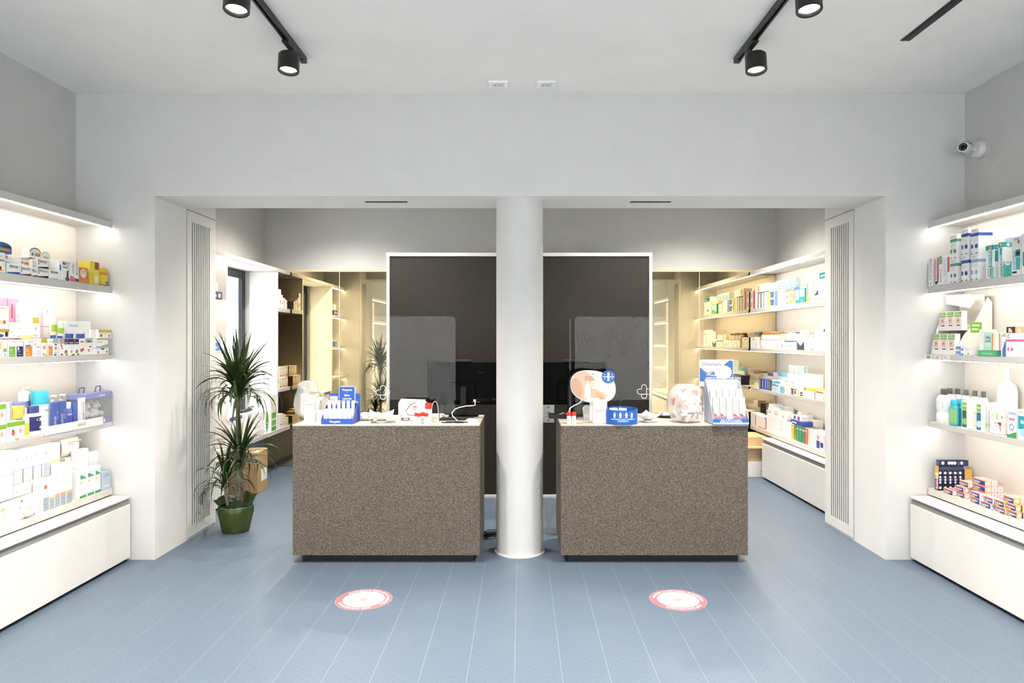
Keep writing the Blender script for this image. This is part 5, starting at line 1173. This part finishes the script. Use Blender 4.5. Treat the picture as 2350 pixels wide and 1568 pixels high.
for z in (0, .0305): s.box(2191.5, 2216, .03, z, pr=bb, desc='flat white and blue toothpaste carton', depth=.14, side='r .1 .2 .3 .8 #e0e0e4;r .4 .2 .6 .8 #dfdfe4')
s.box(2216.5, 2228, .055, 0, col='#f3f1ee', pr='r .1 .5 .9 .9 #e3e0de;r .2 .1 .8 .3 #d8b4a8', desc='small white carton beside the flat cartons')
s.box(2244, 2286, .034, 0, pr='r 0 0 1 1 #58b07c;r .2 .4 .8 .55 #a9dcbc', col='#58b07c', desc='flat green carton at the shelf edge', depth=.12, inset=0.0)
s.box(2247, 2258, .125, .0346, .02, pr='r .1 .1 .9 .5 #eeeeea', desc='plain white upright carton on the green carton', depth=.08)
s.box(2258.5, 2275, .11, .0346, .012, col='#bfe0cf', pr='t .2 .62 .16 #2a4a5c Afta;t .2 .44 .16 #2a4a5c med;r .1 0 .9 .2 #a8d4c0', desc='pale green upright carton with dark lettering', depth=.07)
s.box(2275.5, 2283, .1, .0346, .012, col='#efe6dc', pr='r .1 0 .5 1 #dc9a4c', desc='slim white carton with yellow orange stripe', depth=.07); s.box(2283.5, 2296, .1, .0346, .012, pr='r .75 0 .95 1 #dc7a44;r .1 .1 .5 .9 #f4efe9', desc='white upright carton with orange edge', depth=.07)
s.box(2297, 2308, .115, 0, .006, col='#e9eef4', pr='w .3 0 1 .6 .2 #4a74c4;r .1 .7 .6 .75 #bcd', desc='white upright carton with blue swirl', depth=.08)
s.box(2309, 2372, .135, 0, .004, pr='r 0 .64 1 .74 #d8709a;t .05 .8 .14 #333 C;r .05 .25 .12 .4 #d8708a;c .22 .32 .07 #d8708a;r .05 .5 .5 .52 #ccc', desc='large white carton with pink band', depth=.10)
s.box(2309, 2327, .036, .1356, .02, col='#4a3a30', pr='c .45 .5 .3 #e9dfd0;r .3 .1 .8 .5 #d8c0a4', desc='small dark brown carton on the pink banded carton', depth=.08); s.box(2329, 2372, .036, .1356, .02, col='#e0bb94', pr='c .25 .4 .3 #f2e9dc', desc='small tan carton on the pink banded carton', depth=.08)
X, a, b = s.pos(2124, 2180, -.0004); w = b - a
for i, (q0, q1) in enumerate(((0, .3), (.34, .68), (.72, 1))):
    y = b - (q0 + q1) / 2 * w; e = s.root('price_tag', X, y, -.036); ww = (q1 - q0) * w
    MB().box((-ww / 2, -.0022, 0), (ww / 2, -.0008, .034), mat('#e6e4e0', .4)).build('card', e); p = MB()
    print_on(p, ['r .25 .2 .75 .8 #8fae7a', 'T .5 .3 .4 #b04a6a 5,80', 'r .2 .3 .8 .4 #999;r .2 .6 .6 .7 #999'][i], ww, .034, lambda u, v, d: (-ww / 2 + u, -.0024 - d, v)); p.build('front_print', e)
    tag(e, f'{["green spotted", "red priced", "grey lined"][i]} price tag on the camera side second shelf edge', 'price tag')
# third shelf: mouthwash bottles
s = SH['Rthird']
for i, x in enumerate((2140, 2158)): s.bottle(x, x + (27 if i == 0 else 22), .228, 'flask', '#eceeed', '#5a5854', (.42, .66, '#e2e6e8'), 'white mouthwash bottle with striped cap', .008 + .08 * i, pr='r .2 .56 .8 .62 #9aa6b0;r .2 .45 .8 .53 #5a6a84;r .35 .46 .7 .52 #e9eef4')
for i in range(4): s.bottle(2178 + i * 20, 2198 + i * 20, .225, 'flask', '#eef0f0', '#6a6864', None, 'rear row white mouthwash bottle with striped cap', .15)
for i, x in enumerate((2174, 2186, 2196)): s.bottle(x, x + 16, .168, 'flip', '#39b4cc', '#4ac0d4', (.1, .66, '#8fbf7a' if i == 0 else '#2f9cba'), 'turquoise mouthwash bottle', .006 + .046 * i, pr='r .2 .12 .8 .32 #3a8ac8' if i == 0 else '')
gw = 'r .1 .66 .8 .92 #86b84c;r .2 .78 .7 .82 #e4efd4;r .1 .05 .8 .64 #1f6a58;c .5 .25 .12 #8fc45a'
s.box(2207, 2221, .178, pr=gw, desc='white carton with dark green panel', depth=.07, side='r .6 .5 .8 .6 #ecd4cc;r .55 .1 .9 .12 #ddd'); s.box(2240, 2254, .178, pr=gw.replace('#1f6a58', '#2f6f9c').replace('#8fc45a', '#bfe0ee'), desc='white carton with blue panel', depth=.07); s.box(2256, 2266, .175, pr=gw.replace('#1f6a58', '#3a5f9c'), desc='narrow white carton with navy panel', depth=.06, inset=.03)
for i, x in enumerate((2264, 2285)): s.bottle(x, x + (29 if i == 0 else 22), .185, 'flip', '#f2f1ee', '#f6f6f4', (.08, .66, '#efece8'), 'white mouthwash bottle with red and green label', .006 + .07 * i, pr='e .7 .56 .3 .1 #8fbf5a;e .55 .6 .35 .1 #efece8;r .1 .5 .7 .53 #8a5a6a;w .1 .22 .95 .34 .06 #c24a3e;w .1 .1 .95 .24 .05 #e6dcd6')
s.bottle(2278, 2312, .385, 'dispenser', '#f6f6f5', '#f7f7f6', (.12, .55, '#f6f6f5'), 'very tall white bottle with slim neck', .16, pr='r .2 .48 .7 .50 #b9bcc4;r .3 .38 .65 .42 #8fb4d8', sy=.8)
s.box(2311, 2333, .16, pr='r .06 .78 .9 .94 #d4dbe0;t .15 .82 .1 #5a7a9a OGNI;w 0 0 1 .16 .06 #4a9a5c;r .2 .62 .8 .7 #d87a8a;c .5 .38 .12 #5a7ab4;c .5 .38 .085 #f3f2ef', desc='white denture pack with blue arch', depth=.09)
s.box(2335, 2372, .165, pr='r .04 .35 1 .8 #2c98a4;r .2 .55 .7 .65 #cfeaee;e .4 .25 .25 .14 #9cd4e4;r .1 .9 .5 .95 #c9c49a', desc='white and teal carton at the frame edge', depth=.09)
# lowest ledge: denture adhesive cartons
s = SH['Rledge']
navy = 'r .12 .84 .88 .97 #39486e;c .3 .72 .055 #f2f2f4;c .3 .55 .045 #f2f2f4;c .3 .44 .05 #cfd4e6;c .3 .33 .045 #f2f2f4;c .3 .12 .055 #f2f2f4;r .5 .4 .8 .5 #4a5a8c;r .5 .7 .85 .74 #4a5a8c'
_, na, nb = s.pos(2145.5, 2154.5, .012)
for i in range(5):
    # upright cartons in file from the shelf edge to the wall: camera side of each shows the navy panel
    s.box(0, 1, .163, 0, .012 + i * .0335, .0325, '#1c1d3a', 'r 0 .45 1 1 #d9b44a;r .1 .62 .9 .7 #f2ead0;w 0 0 1 .42 .08 #2a2c58;r .1 .05 .9 .4 #c04a5a;V .8 .06 .5 #fff Kukident', 'upright navy denture adhesive carton with gold face', side=navy, yr=(na, nb))
s.box(0, 1, .036, .1636, .02, .19, '#22264e', 'r .1 .1 .9 .9 #4a5aa0', 'navy denture adhesive carton lying across the upright ones', side=';'.join(f'c {u} .55 .3 #f0f0f4' for u in (.1, .32, .42, .52, .76)) + ';r .62 .2 .7 .8 #3f58a8;r .8 .2 .97 .8 #2f4a94', yr=(na, nb))
def kuk(x0, x1, z0, inset, c, desc, n=1, d=.036, h=.034):
    """n cartons one behind the other, their barcode ends towards the room"""
    X, ya, yb = s.pos(x0, x1, inset)
    for j in range(n):
        s.box(0, 1, h, z0, inset + j * (d + .0008), d, c, 'r 0 .84 1 1 #d9646a;r .05 .08 .95 .82 #343a7c;t .1 .38 .36 #fff Kukident;r .1 .1 .5 .28 #cfc04a', desc, side='c .5 .5 .32 #f3e4da' if j == 0 and n > 1 else 'r .12 .12 .88 .88 #f6f2f6;r .26 .22 .74 .78 #c3b9d4', top='r .08 .1 .92 .9 #efc9bf;r .2 .35 .8 .65 #e39a90', yr=(ya, yb))
PK, GD, SV = '#edb9a6', '#d6b06a', '#dedee4'
kuk(2165, 2187, 0, .006, PK, 'pink bottom row denture carton', 2)
kuk(2191, 2214, 0, .03, PK, 'pink bottom row denture carton', 4); kuk(2191, 2212, .0345, .03, PK, 'pink second layer denture carton', 4)
kuk(2202, 2222, .069, .05, PK, 'pink third layer denture carton', 4)
for z, nm in ((0, 'bottom'), (.0345, 'second'), (.069, 'third')): kuk(2231, 2262, z, .075, PK, f'long pink {nm} layer denture carton', 3)
kuk(2231, 2262, .1035, .08, PK, 'long pink topmost denture carton', 2)
kuk(2226, 2249, 0, .018, SV, 'silver bottom row denture carton'); kuk(2226, 2249, .0345, .018, SV, 'silver second layer denture carton')
kuk(2250, 2274, 0, .006, '#b9d0dc', 'pale blue bottom row denture carton'); kuk(2257, 2279, .0345, .010, SV, 'silver second layer denture carton')
kuk(2284, 2308, 0, .004, GD, 'gold bottom row denture carton', 2); kuk(2281, 2306, .0345, .012, GD, 'gold second layer denture carton', 2); kuk(2302, 2327, .069, .03, GD, 'gold third layer denture carton', 3)
kuk(2309, 2334, 0, .012, GD, 'outer gold bottom row denture carton', 3); kuk(2307, 2332, .0345, .02, GD, 'outer gold second layer denture carton', 3)
for i, x in enumerate((2190, 2203)): s.box(x, x + 11, .14, 0, .195, .05, '#e9bb62', 'r .55 .3 1 .98 #4a4f9c;r .6 .4 .9 .9 #6a70b4;r .1 .85 .4 .97 #d9c24a', 'gold and navy denture carton upright at the back')

# ================================================================== back room shelves opposite the window
s = SH['Btop']
for z, c in ((0, '#c23a4a'), (.105, '#c23a4a')): s.box(1722, 1734, .104, z, .006, .10, '#f3e9e4', f'r .55 0 .9 1 {c};r .1 .2 .4 .8 #d8a0a4', 'white carton with crimson stripe')
for i in range(8): s.box(1735 + i * 3.2, 1737.9 + i * 3.2, .17 - .004 * (i % 3), 0, .006, .12, ['#eceae6', '#8a8680', '#f2f0ec', '#6f6c69', '#efece8', '#a9a5a0', '#f4f2ee', '#d9d6d2'][i], 'r 0 .6 1 .64 #bbb', 'thin upright booklet', name='booklet', cat='booklet')
s.box(1735, 1748, .09, .1746, .006, .1, '#f4f0ec', 'r .3 .1 .6 .9 #c9b07a;r .1 .1 .2 .9 #c9dcc0', 'white carton with tan stripe lying on booklets'); s.box(1748.5, 1761, .09, .1746, .006, .1, '#f6f6f4', 'r .1 .4 .9 .5 #e4e0dc', 'blank white carton lying on booklets')
s.box(1761, 1764, .165, 0, .006, .1, '#d9cf5a', '', 'thin yellow carton')
for z in (0, .083): s.box(1765, 1776, .082, z, .004, .1, '#f2f2f0', 'r .3 .1 1 .9 #3f6f9c;r .1 .6 .3 .9 #c9a04a', 'white carton with steel blue picture')
for z in (0, .08): s.box(1778, 1801, .079, z, .004, .1, '#f3f1ee', 'r 0 0 .3 1 #6f93b4;r .4 .5 .9 .55 #bbb;r .4 .3 .8 .34 #ccc', 'white carton with blue grey end')
for i in range(4): s.box(1779 + i * 12, 1790 + i * 12, .098, .1605, .01, .05, '#bfd3d8', 'r .1 .08 .9 .7 #7fa4ae;r .3 .1 .6 .65 #d9e9ec;r 0 .8 1 .95 #f2f2ee;c .3 .15 .07 #3a3a3a', 'pale blue blister carton in the upper row')
for z in (0, .062, .124): s.box(1802.5, 1819, .0612, z if z < .12 else .1235, .004 + (.0 if z < .12 else .07), .09 if z < .12 else .06, '#f3ead9', 'w .55 0 1 .6 .2 #d2bb4a;r .1 .1 .4 .25 #5a4a44', 'cream carton with mustard wedge') if z < .12 else None
s.box(1819.5, 1825, .15, 0, .02, .08, '#f1ece6', 'r .2 .1 .8 .4 #b4bcdc', 'slim cream carton')
s.box(1825.5, 1849, .135, 0, .002, .06, '#1f9aa0', 'r 0 .2 .38 .95 #9ad4dc;r .45 .4 .9 .92 #e9f2ee;r .58 .5 .76 .95 #c9d89a;c .65 .12 .08 #f2f2ee', 'bright teal carton with white panel')
s.box(1849.5, 1868, .195, 0, .01, .08, '#e9e2c4', 'r .05 .02 .5 .2 #d4c63a;r .1 .25 .25 .9 #d88a5a;e .6 .55 .3 .35 #f4f2ee', 'tall cream carton with yellow foot')
for z in (0, .082): s.box(1862, 1874, .081, z, .004, .006, '#f2e4de', 'w .1 .2 .6 .7 .2 #3f4f8c;r .6 .1 .95 .9 #ecc0b0', 'small white and coral card front') if False else None
s.box(1869, 1895, .19, 0, .008, .08, '#f4f2ec', 'w 0 .25 .35 .4 .1 #3f4f8c;r .1 .02 .6 .08 #d4d06a;e .65 .6 .25 .3 #faf9f6', 'tall white carton with indigo wedge')
for i, (x0, x1) in enumerate(((1851, 1866), (1867, 1880), (1880.5, 1896))): s.box(x0, x1, .055, .1956 if i == 0 else .1906, .012, .07, ['#e4ecee', '#2f9ca4', '#1f8f9a'][i], 'r .2 .3 .8 .6 #d9eef0', ['flat white carton on the tall cartons', 'flat teal carton on the tall cartons', 'flat dark teal carton on the tall cartons'][i]) if i != 1 else None
s.box(1867.8, 1880, .05, .1956, .022, .06, '#2f9ca4', 'r .2 .3 .8 .6 #d9eef0', 'flat teal carton on the tall cartons') if False else None
s = SH['Bsecond']
s.box(1722, 1739, .125, 0, .004, .1, '#f6f5f3', 'r .3 .8 .6 .86 #555;c .6 .12 .05 #777;r .75 .2 .85 .5 #ecc4d0', 'tall white carton with dotted corner')
s.box(1739.5, 1744, .13, 0, .03, .1, '#b98048', '', 'brown upright carton')
for i in range(5): s.box(1745 + i * 9, 1753.4 + i * 9, .092, 0, .006, .12, '#f5f4f1', ['r .1 .05 .9 .3 #e9dcae', 'r .2 .5 .8 .7 #ecd9d0', 'c .4 .4 .15 #dcd6c0', 'r .1 .8 .8 .85 #bcc98a', 'r .1 .1 .3 .6 #a9c49a'][i], ['white carton with buff foot', 'white carton with pink panel', 'white carton with beige dot', 'white carton with lime line', 'white carton with green bar'][i])
for i in range(4): s.bottle(1744 + i * 10, 1753.4 + i * 10, .088, 'jar', '#8c6238', '#a3703f', (.06, .66, '#e9ddd0'), 'amber jar in the row on cartons', .012, .0926, sy=.9, name='supplement_jar', cat='jar')
s.box(1791, 1800, .085, 0, .006, .1, '#f6f6f4', 'r .3 .2 .5 .6 #666', 'plain white carton beside the aqua carton')
s.box(1800.5, 1828, .088, 0, .004, .1, '#bfe4e4', 'r .3 .2 .75 .7 #e9f4f2;r .35 .3 .6 .5 #dcb49a;r 0 .86 1 1 #4a6a74', 'aqua carton with dark lid line')
s.box(1796, 1824, .07, .0886, .03, .09, '#f6f5f4', 'r .5 .3 .9 .5 #d9d9dc;c .6 .6 .08 #666', 'white carton lying behind the aqua carton') if False else None
s.box(1829, 1846, .085, 0, .002, .1, '#f4f4f4', 'w 0 0 .5 .7 -.2 #3a3a58;w .5 0 1 .7 .2 #3a3a58', 'white carton with black notch pattern')
s.box(1846.5, 1858, .11, 0, .01, .1, '#f6f6f4', 'r .2 .4 .8 .6 #e9e9dc', 'plain white carton past the notch carton'); s.box(1858.5, 1868, .12, 0, .004, .08, '#f5f6f4', 'r .1 0 .9 .12 #7fc4a8;r .2 .3 .8 .8 #fbfbfa', 'white carton with mint foot')
s.bottle(1852, 1864, .15, 'pump', '#efe8cc', '#f2f0e6', None, 'cream pump bottle behind cartons', .14)
s.box(1869, 1882, .215, 0, .01, .1, '#f7f7f6', 'r .2 .9 .3 .96 #99a', 'tall blank white carton'); s.box(1882.5, 1898, .24, 0, .006, .1, '#f6f7f7', 'r .5 .7 .8 .8 #555;c .3 .85 .03 #a9c47a', 'tallest white carton by the grille')
s = SH['Bthird']
for i, (x, c, t) in enumerate(((1741.5, '#2c2f6e', 0), (1748, '#3550a4', .06), (1754.5, '#3a5ab0', .14), (1760.5, '#4a5a7c', .26), (1765, '#3a3f4c', .3))): s.box(x, x + 5.4 - (i > 2), .112, 0, .006 + .002 * i, .1, c, 'r .3 .1 .5 .9 #dfe3f0', f'{["navy", "royal blue", "bright blue", "slate blue", "charcoal"][i]} upright pharmacy folder', name='upright_folder', cat='folder')
s.box(1770.5, 1799, .075, 0, .004, .11, '#cfe6ee', 'r 0 .8 .6 1 #4f9cb8;r .1 .3 .5 .5 #a9d4e4;r .75 0 1 .9 #8fb8dc', 'light blue carton at the shelf edge'); s.box(1771, 1790, .045, .0756, .01, .1, '#d9edf2', 'w 0 .4 1 .8 .1 #3fa9c0;r .1 .05 .5 .2 #555', 'flat light blue carton lying on another')
s.box(1786, 1808, .2, 0, .13, .1, '#eef5f7', 'r 0 .78 1 1 #7fc0d8;r .1 .4 .8 .44 #b9c0c8', 'tall white carton with sky blue top')
s.box(1809, 1832, .285, 0, .14, .09, '#e6f2f1', 'r .6 .02 .63 .98 #9cc0bc', 'very tall pale aqua carton'); s.box(1833, 1849, .29, 0, .14, .09, '#d5eae7', 'r .9 0 1 1 #6f8a86', 'very tall mint carton with dark edge')
s.box(1800.5, 1814, .07, 0, .006, .1, '#f6f5ef', 'r 0 .7 1 .75 #cdbf6a', 'white carton with yellow line'); s.box(1814.5, 1829, .068, 0, .004, .1, '#f0e6e4', 'r .1 .1 .45 .9 #9c4a5a;c .7 .5 .3 #6a4a74;r 0 .88 1 1 #333', 'white carton with plum figures'); s.box(1829.5, 1843, .062, 0, .002, .1, '#ecead0', 'r .5 .2 .9 .4 #333;r .5 .55 .9 .75 #333;c .2 .4 .25 #d4d060', 'white and lime carton with black lettering')
s.box(1843.5, 1868, .07, 0, .004, .1, '#f8f8f6', '', 'blank white carton under the lime box'); s.box(1846, 1876, .03, .0706, .01, .1, '#cfce5a', 'r 0 0 .1 .9 #8a4a5a;r .6 0 1 .2 #b4b9e0', 'flat lime green box'); s.box(1845, 1882, .22, 0, .13, .12, '#f7f8f7', '', 'wide blank white carton at the back')
s.box(1868.5, 1888, .085, 0, .002, .08, '#f6f3f0', 'r .1 .84 1 1 #cf6a4a;c .5 .42 .28 #b9bcc8;c .5 .42 .24 #f6f3f0', 'white carton with coral lid band')
s = SH['Bledge']
s.box(1722.5, 1736, .15, 0, .006, .1, '#f6f1ee', 'r .8 .1 1 .9 #d88a5a', 'white carton with orange edge'); s.box(1737, 1760, .14, 0, .012, .12, '#f4ede8', 'r .1 0 .9 .12 #d89a84;r .85 .1 1 .9 #cf8a94;r .8 .88 1 1 #8a5a5a', 'white carton with rosy edges')
s.box(1738, 1757, .04, 0, -.0 + .002 if False else .15, .08, '#3f8a6a', '', 'flat green carton at the back')
s.box(1761, 1790, .185, 0, .02, .12, '#f9f9f8', 'r .8 .2 .84 .3 #e9dcb0', 'large blank white carton'); s.box(1791, 1813, .17, 0, .01, .12, '#f8f8f7', 'r .2 .7 .23 .95 #bbb;r .2 .3 .23 .6 #ccc', 'large white carton with faint grey marks')
for i, (x, c) in enumerate(((1814, '#c9b84a'), (1818, '#d4c45a'), (1827, '#4a9470'), (1833.5, '#3f8f68'), (1840, '#3a8a62'), (1846, '#b84a44'), (1849, '#d98a7a'))): s.box(x, x + (3.4 if i < 2 or i > 4 else 6), .155, 0, .03, .12, c, 'r .2 .75 .8 .85 #efe9d8', f'{["mustard", "pale mustard", "deep green", "mid green", "leaf green", "red", "salmon"][i]} upright folder', name='upright_folder', cat='folder')
s.box(1815, 1842, .045, .1556, .035, .1, '#3f4fa4', 'r .1 .3 .5 .6 #e9ecf6', 'flat royal blue box lying on folders'); s.box(1817, 1840, .045, .2012, .05, .08, '#f4efe9', 'r .2 .1 .4 .9 #6a5a8a;r .6 .1 .8 .9 #8a4a4a', 'flat white box on the royal blue box')
s.box(1855, 1871, .155, 0, .02, .12, '#f4f3e9', 'r .1 .1 .3 .9 #dcdcae', 'white carton with pale olive bar'); s.box(1872, 1890, .15, 0, .004, .1, '#eceaf0', 'r .1 .1 .5 .55 #3f4a94;r .6 .2 .95 .5 #2f3a84;c .3 .75 .15 #d8a0b4', 'white carton with indigo print')
# rear rows, taller than the cartons before them
TINT = [('grey', '#b9bcc2'), ('rose', '#dcb4b0'), ('mint', '#a9d0bd'), ('sky', '#a4c6de'), ('sand', '#dcc89c'), ('lilac', '#c0b4d4'), ('olive', '#bdbd72'), ('coral', '#dc8c78'), ('teal', '#5cb0b0'), ('indigo', '#5a64a0'), ('amber', '#dca850'), ('plum', '#8a5a7a'), ('lime', '#b4cc6a'), ('brick', '#b4644c')]
rr = random.Random(31)
for key, hs in (('Btop', (.17, .21)), ('Bsecond', (.13, .2)), ('Bthird', (.13, .2)), ('Bledge', (.18, .27))):
    s = SH[key]; x = 1728.0; k = rr.randrange(14); n = 0
    while x < 1884 and n < 14:
        wd = rr.uniform(7, 13); c, hx = TINT[(k + n) % 14]; form = n % 3
        pr = [f'r 0 .78 1 1 {hx};r .2 .4 .8 .44 #c4c4c4', f'r 0 0 1 .22 {hx};r .2 .6 .8 .64 #bcbcbc', f'r .1 .3 .9 .6 {hx};r .2 .8 .7 .84 #bbb'][form]
        s.box(x, x + wd, rr.uniform(*hs), 0, .165, .10, '#f4f3f0', pr, f'rear white carton with {c} {["top", "foot", "panel"][form]}')
        x += wd + .6; n += 1
s = SH['Bsecond']
for i, (x, c) in enumerate(((1792, '#e6ddc8'), (1803, '#f4f2ee'), (1812, '#d8e4e2'), (1820, '#f4eee8'))): s.box(x, x + 8.5, .07, .0886 if x < 1800 else .0886, .012, .08, c, 'r .2 .3 .8 .5 #c9b9a4', ['small buff box on top of cartons', 'small white box on top of cartons', 'small pale green box on top of cartons', 'small cream box on top of cartons'][i])
s = SH['Bthird']
for i, (x, c) in enumerate(((1800.5, '#f2ece2'), (1814.5, '#f6f4f0'))): s.box(x, x + 13, .075, .0706 if i == 0 else .0686, .02, .08, c, 'r .2 .2 .8 .4 #c9cdb4;r .1 .7 .5 .8 #999', ['ivory box stacked behind the edge cartons', 'white box stacked behind the edge cartons'][i])
s = SH['Bledge']
for i, (x, hh, c) in enumerate(((1762, .07, '#f6f5f3'), (1775, .06, '#efe4dc'), (1792, .08, '#f5f5f3'))): s.box(x, x + 12, hh, .1856 if i < 2 else .1706, .03, .08, c, 'r .2 .2 .7 .5 #d8c4b8', ['white box lying on the blank carton', 'rosy box lying on the blank carton', 'white box lying on the marked carton'][i])
# ================================================================== window side of the back room
s = SH['Wtop']
s.box(488, 510, .072, 0, .004, .10, '#4d3f5c', 'r .1 .3 .4 .6 #d9d4de;e .7 .5 .12 .3 #f2efe9', 'dark purple pack with white oval'); s.box(486, 500, .085, .0726, .02, .08, '#f6f5f3', '', 'white pack lying on the purple pack')
for x0, x1, hh, c, d in ((641.2, 645.2, .21, '#f4f1ea', 'tall cream carton'), (645.5, 649, .15, '#f2ece8', 'slim white carton'), (649.5, 655, .12, '#ecd9cf', 'rosy white carton'), (655.5, 659, .1, '#f3eee4', 'short ivory carton')): s.box(x0, x1, hh, 0, .01, .1, c, 'r .3 .3 .8 .4 #6a5a5a' if hh > .13 else 'r .2 .6 .8 .66 #b9a', d)
s = SH['Wsecond']
s.box(488, 506, .07, 0, .006, .1, '#5f83bd', 'r .2 .3 .6 .5 #e6ecf6', 'small blue pack beside the window'); s.box(506.5, 514, .11, 0, .02, .08, '#f6f6f4', 'c .6 .9 .05 #d05a5a;c .6 .6 .05 #d05a5a', 'white card with two red dots')
s = SH['Wthird']
for z, r in ((0, .12), (.121, .12)):
    for i in range(3): s.box(641.5 + i * 6.6, 647.6 + i * 6.6, r, z, .01 + z * .2, .1, ['#efe4cf', '#e9d9bf', '#e4c9a8'][i], 'r .1 .1 .9 .25 #c98a7a;r .2 .5 .8 .8 #f6efe2', ['ivory carton with rosy foot', 'buff carton with rosy foot', 'tan carton with rosy foot'][i])
s = SH['Wledge']
s.box(560, 589, .27, 0, .01, .12, '#f8f8f6', 'r .5 .62 .62 .66 #999;r .3 .4 .5 .42 #bbb;r .7 .1 .9 .13 #aaa', 'large white carton nearest the cane of the plant', name='poster_carton'); s.box(589.5, 607.5, .245, 0, .008, .12, '#f9f9f7', 'r .1 .8 .5 .82 #aaa;r .1 .6 .4 .62 #bbb;r .1 .4 .45 .42 #bbb', 'large white carton with faint lines', name='poster_carton')
s.box(621.5, 634.3, .40, 0, .012, .07, '#eef4e9', 'r .15 0 .95 .12 #5c9a4a;r .15 .15 .95 .3 #7fb46a;r .15 .34 .95 .5 #6aa855;r .3 .52 .8 .6 #e6f2dc', 'tall white carton with green stepped blocks')
X, a, b = s.pos(608.5, 618, .01); s.fix.append((X, X + .07, (a + b) / 2 - .047, (a + b) / 2 + .047, 0, .26)); e = s.root('leaf_sign', X, (a + b) / 2, 0); P = [(0, .02), (.03, .06), (.045, .12), (.035, .19), (.0, .25), (-.03, .18), (-.04, .11), (-.025, .05)]
MB().prism(P, 0, .004, mat('#6aa04a', .5)).build('leaf_card', e); MB().box((-.03, .0045, 0), (.03, .06, .03), M_WHITE).build('foot', e)
p = MB(); print_on(p, 'r .2 .4 .8 .46 #e4f0d8;r .2 .3 .8 .34 #b4d49a', .08, .25, lambda u, v, d: (-.04 + u, -.0004 - d, v)); p.build('front_print', e); tag(e, 'green leaf shaped card sign on the ledge under the window', 'sign')
for x0, x1, hh, c, d in ((642, 650, .16, '#f4ece6', 'white carton with tan end'), (650.5, 656, .14, '#ecdcbc', 'buff carton by the mirror'), (656.5, 662, .1, '#e6d4b0', 'tan carton touching the mirror')): s.box(x0, x1, hh, 0, .01, .1, c, 'r .2 .2 .8 .3 #c9a48a', d)
X, a, b = s.pos(534, 600, .05); e = s.root('roller_bag', X, (a + b) / 2, .30)
e.location.z = s.z + .2746; MB().box((-.12, 0, 0), (.13, .06, .022), M_BLK, .008).build('case', e); MB().tube([(.1, .03, .03), (.16, .03, .035), (.22, .03, .028)], .012, mat('#6a6c74', .4), 8).build('grip', e, smooth=True)
tag(e, 'black flat case lying on the large cartons under the window', 'case')
s.box(523, 559, .275, 0, .01, .1, '#eef0f4', 'r .5 .2 .75 .8 #b4c4dc;r .8 .3 .95 .7 #e9c9b4;r .1 .85 .9 .98 #56608a', 'white carton with blue print behind the plant', name='poster_carton')

for _s in SH.values(): _s.settle()
# ------------------------------------------------------------------ labels that single each product out
grp = {}
for it in ITEMS: grp.setdefault((it[1], it[2]), []).append(it)
for (desc, place), L in grp.items():
    if len(L) == 1:
        o = L[0][0]; o['label'] = f'{desc}, {place}'; o['category'] = L[0][6]; continue
    L.sort(key=lambda t: (-t[4], t[5])); cl = []
    for t in L:
        if cl and abs(cl[-1][0][4] - t[4]) < .03: cl[-1].append(t)
        else: cl.append([t])
    for i, c in enumerate(cl):
        zs = [t[5] for t in c]; flat = max(zs) - min(zs) < .01
        c.sort(key=lambda t: abs(t[0].location.x) if flat else t[5])
        for j, t in enumerate(c):
            pre = '' if len(c) == 1 or flat else (['lower ', 'upper '] if len(c) == 2 else ['bottom ', 'middle ', 'top '])[j]
            post = '' if len(cl) == 1 else f', {ORD[i]} from {t[3]}'
            if flat and len(c) > 1: post = f', {ORD[j]} from shelf edge' if len(cl) == 1 else f', {ORD[i]} from {t[3]}, {ORD[j]} from shelf edge'
            t[0]['label'] = f'{pre}{desc}, {place}{post}'; t[0]['category'] = t[6]; t[0]['group'] = f'{desc}s {place}'[:70]
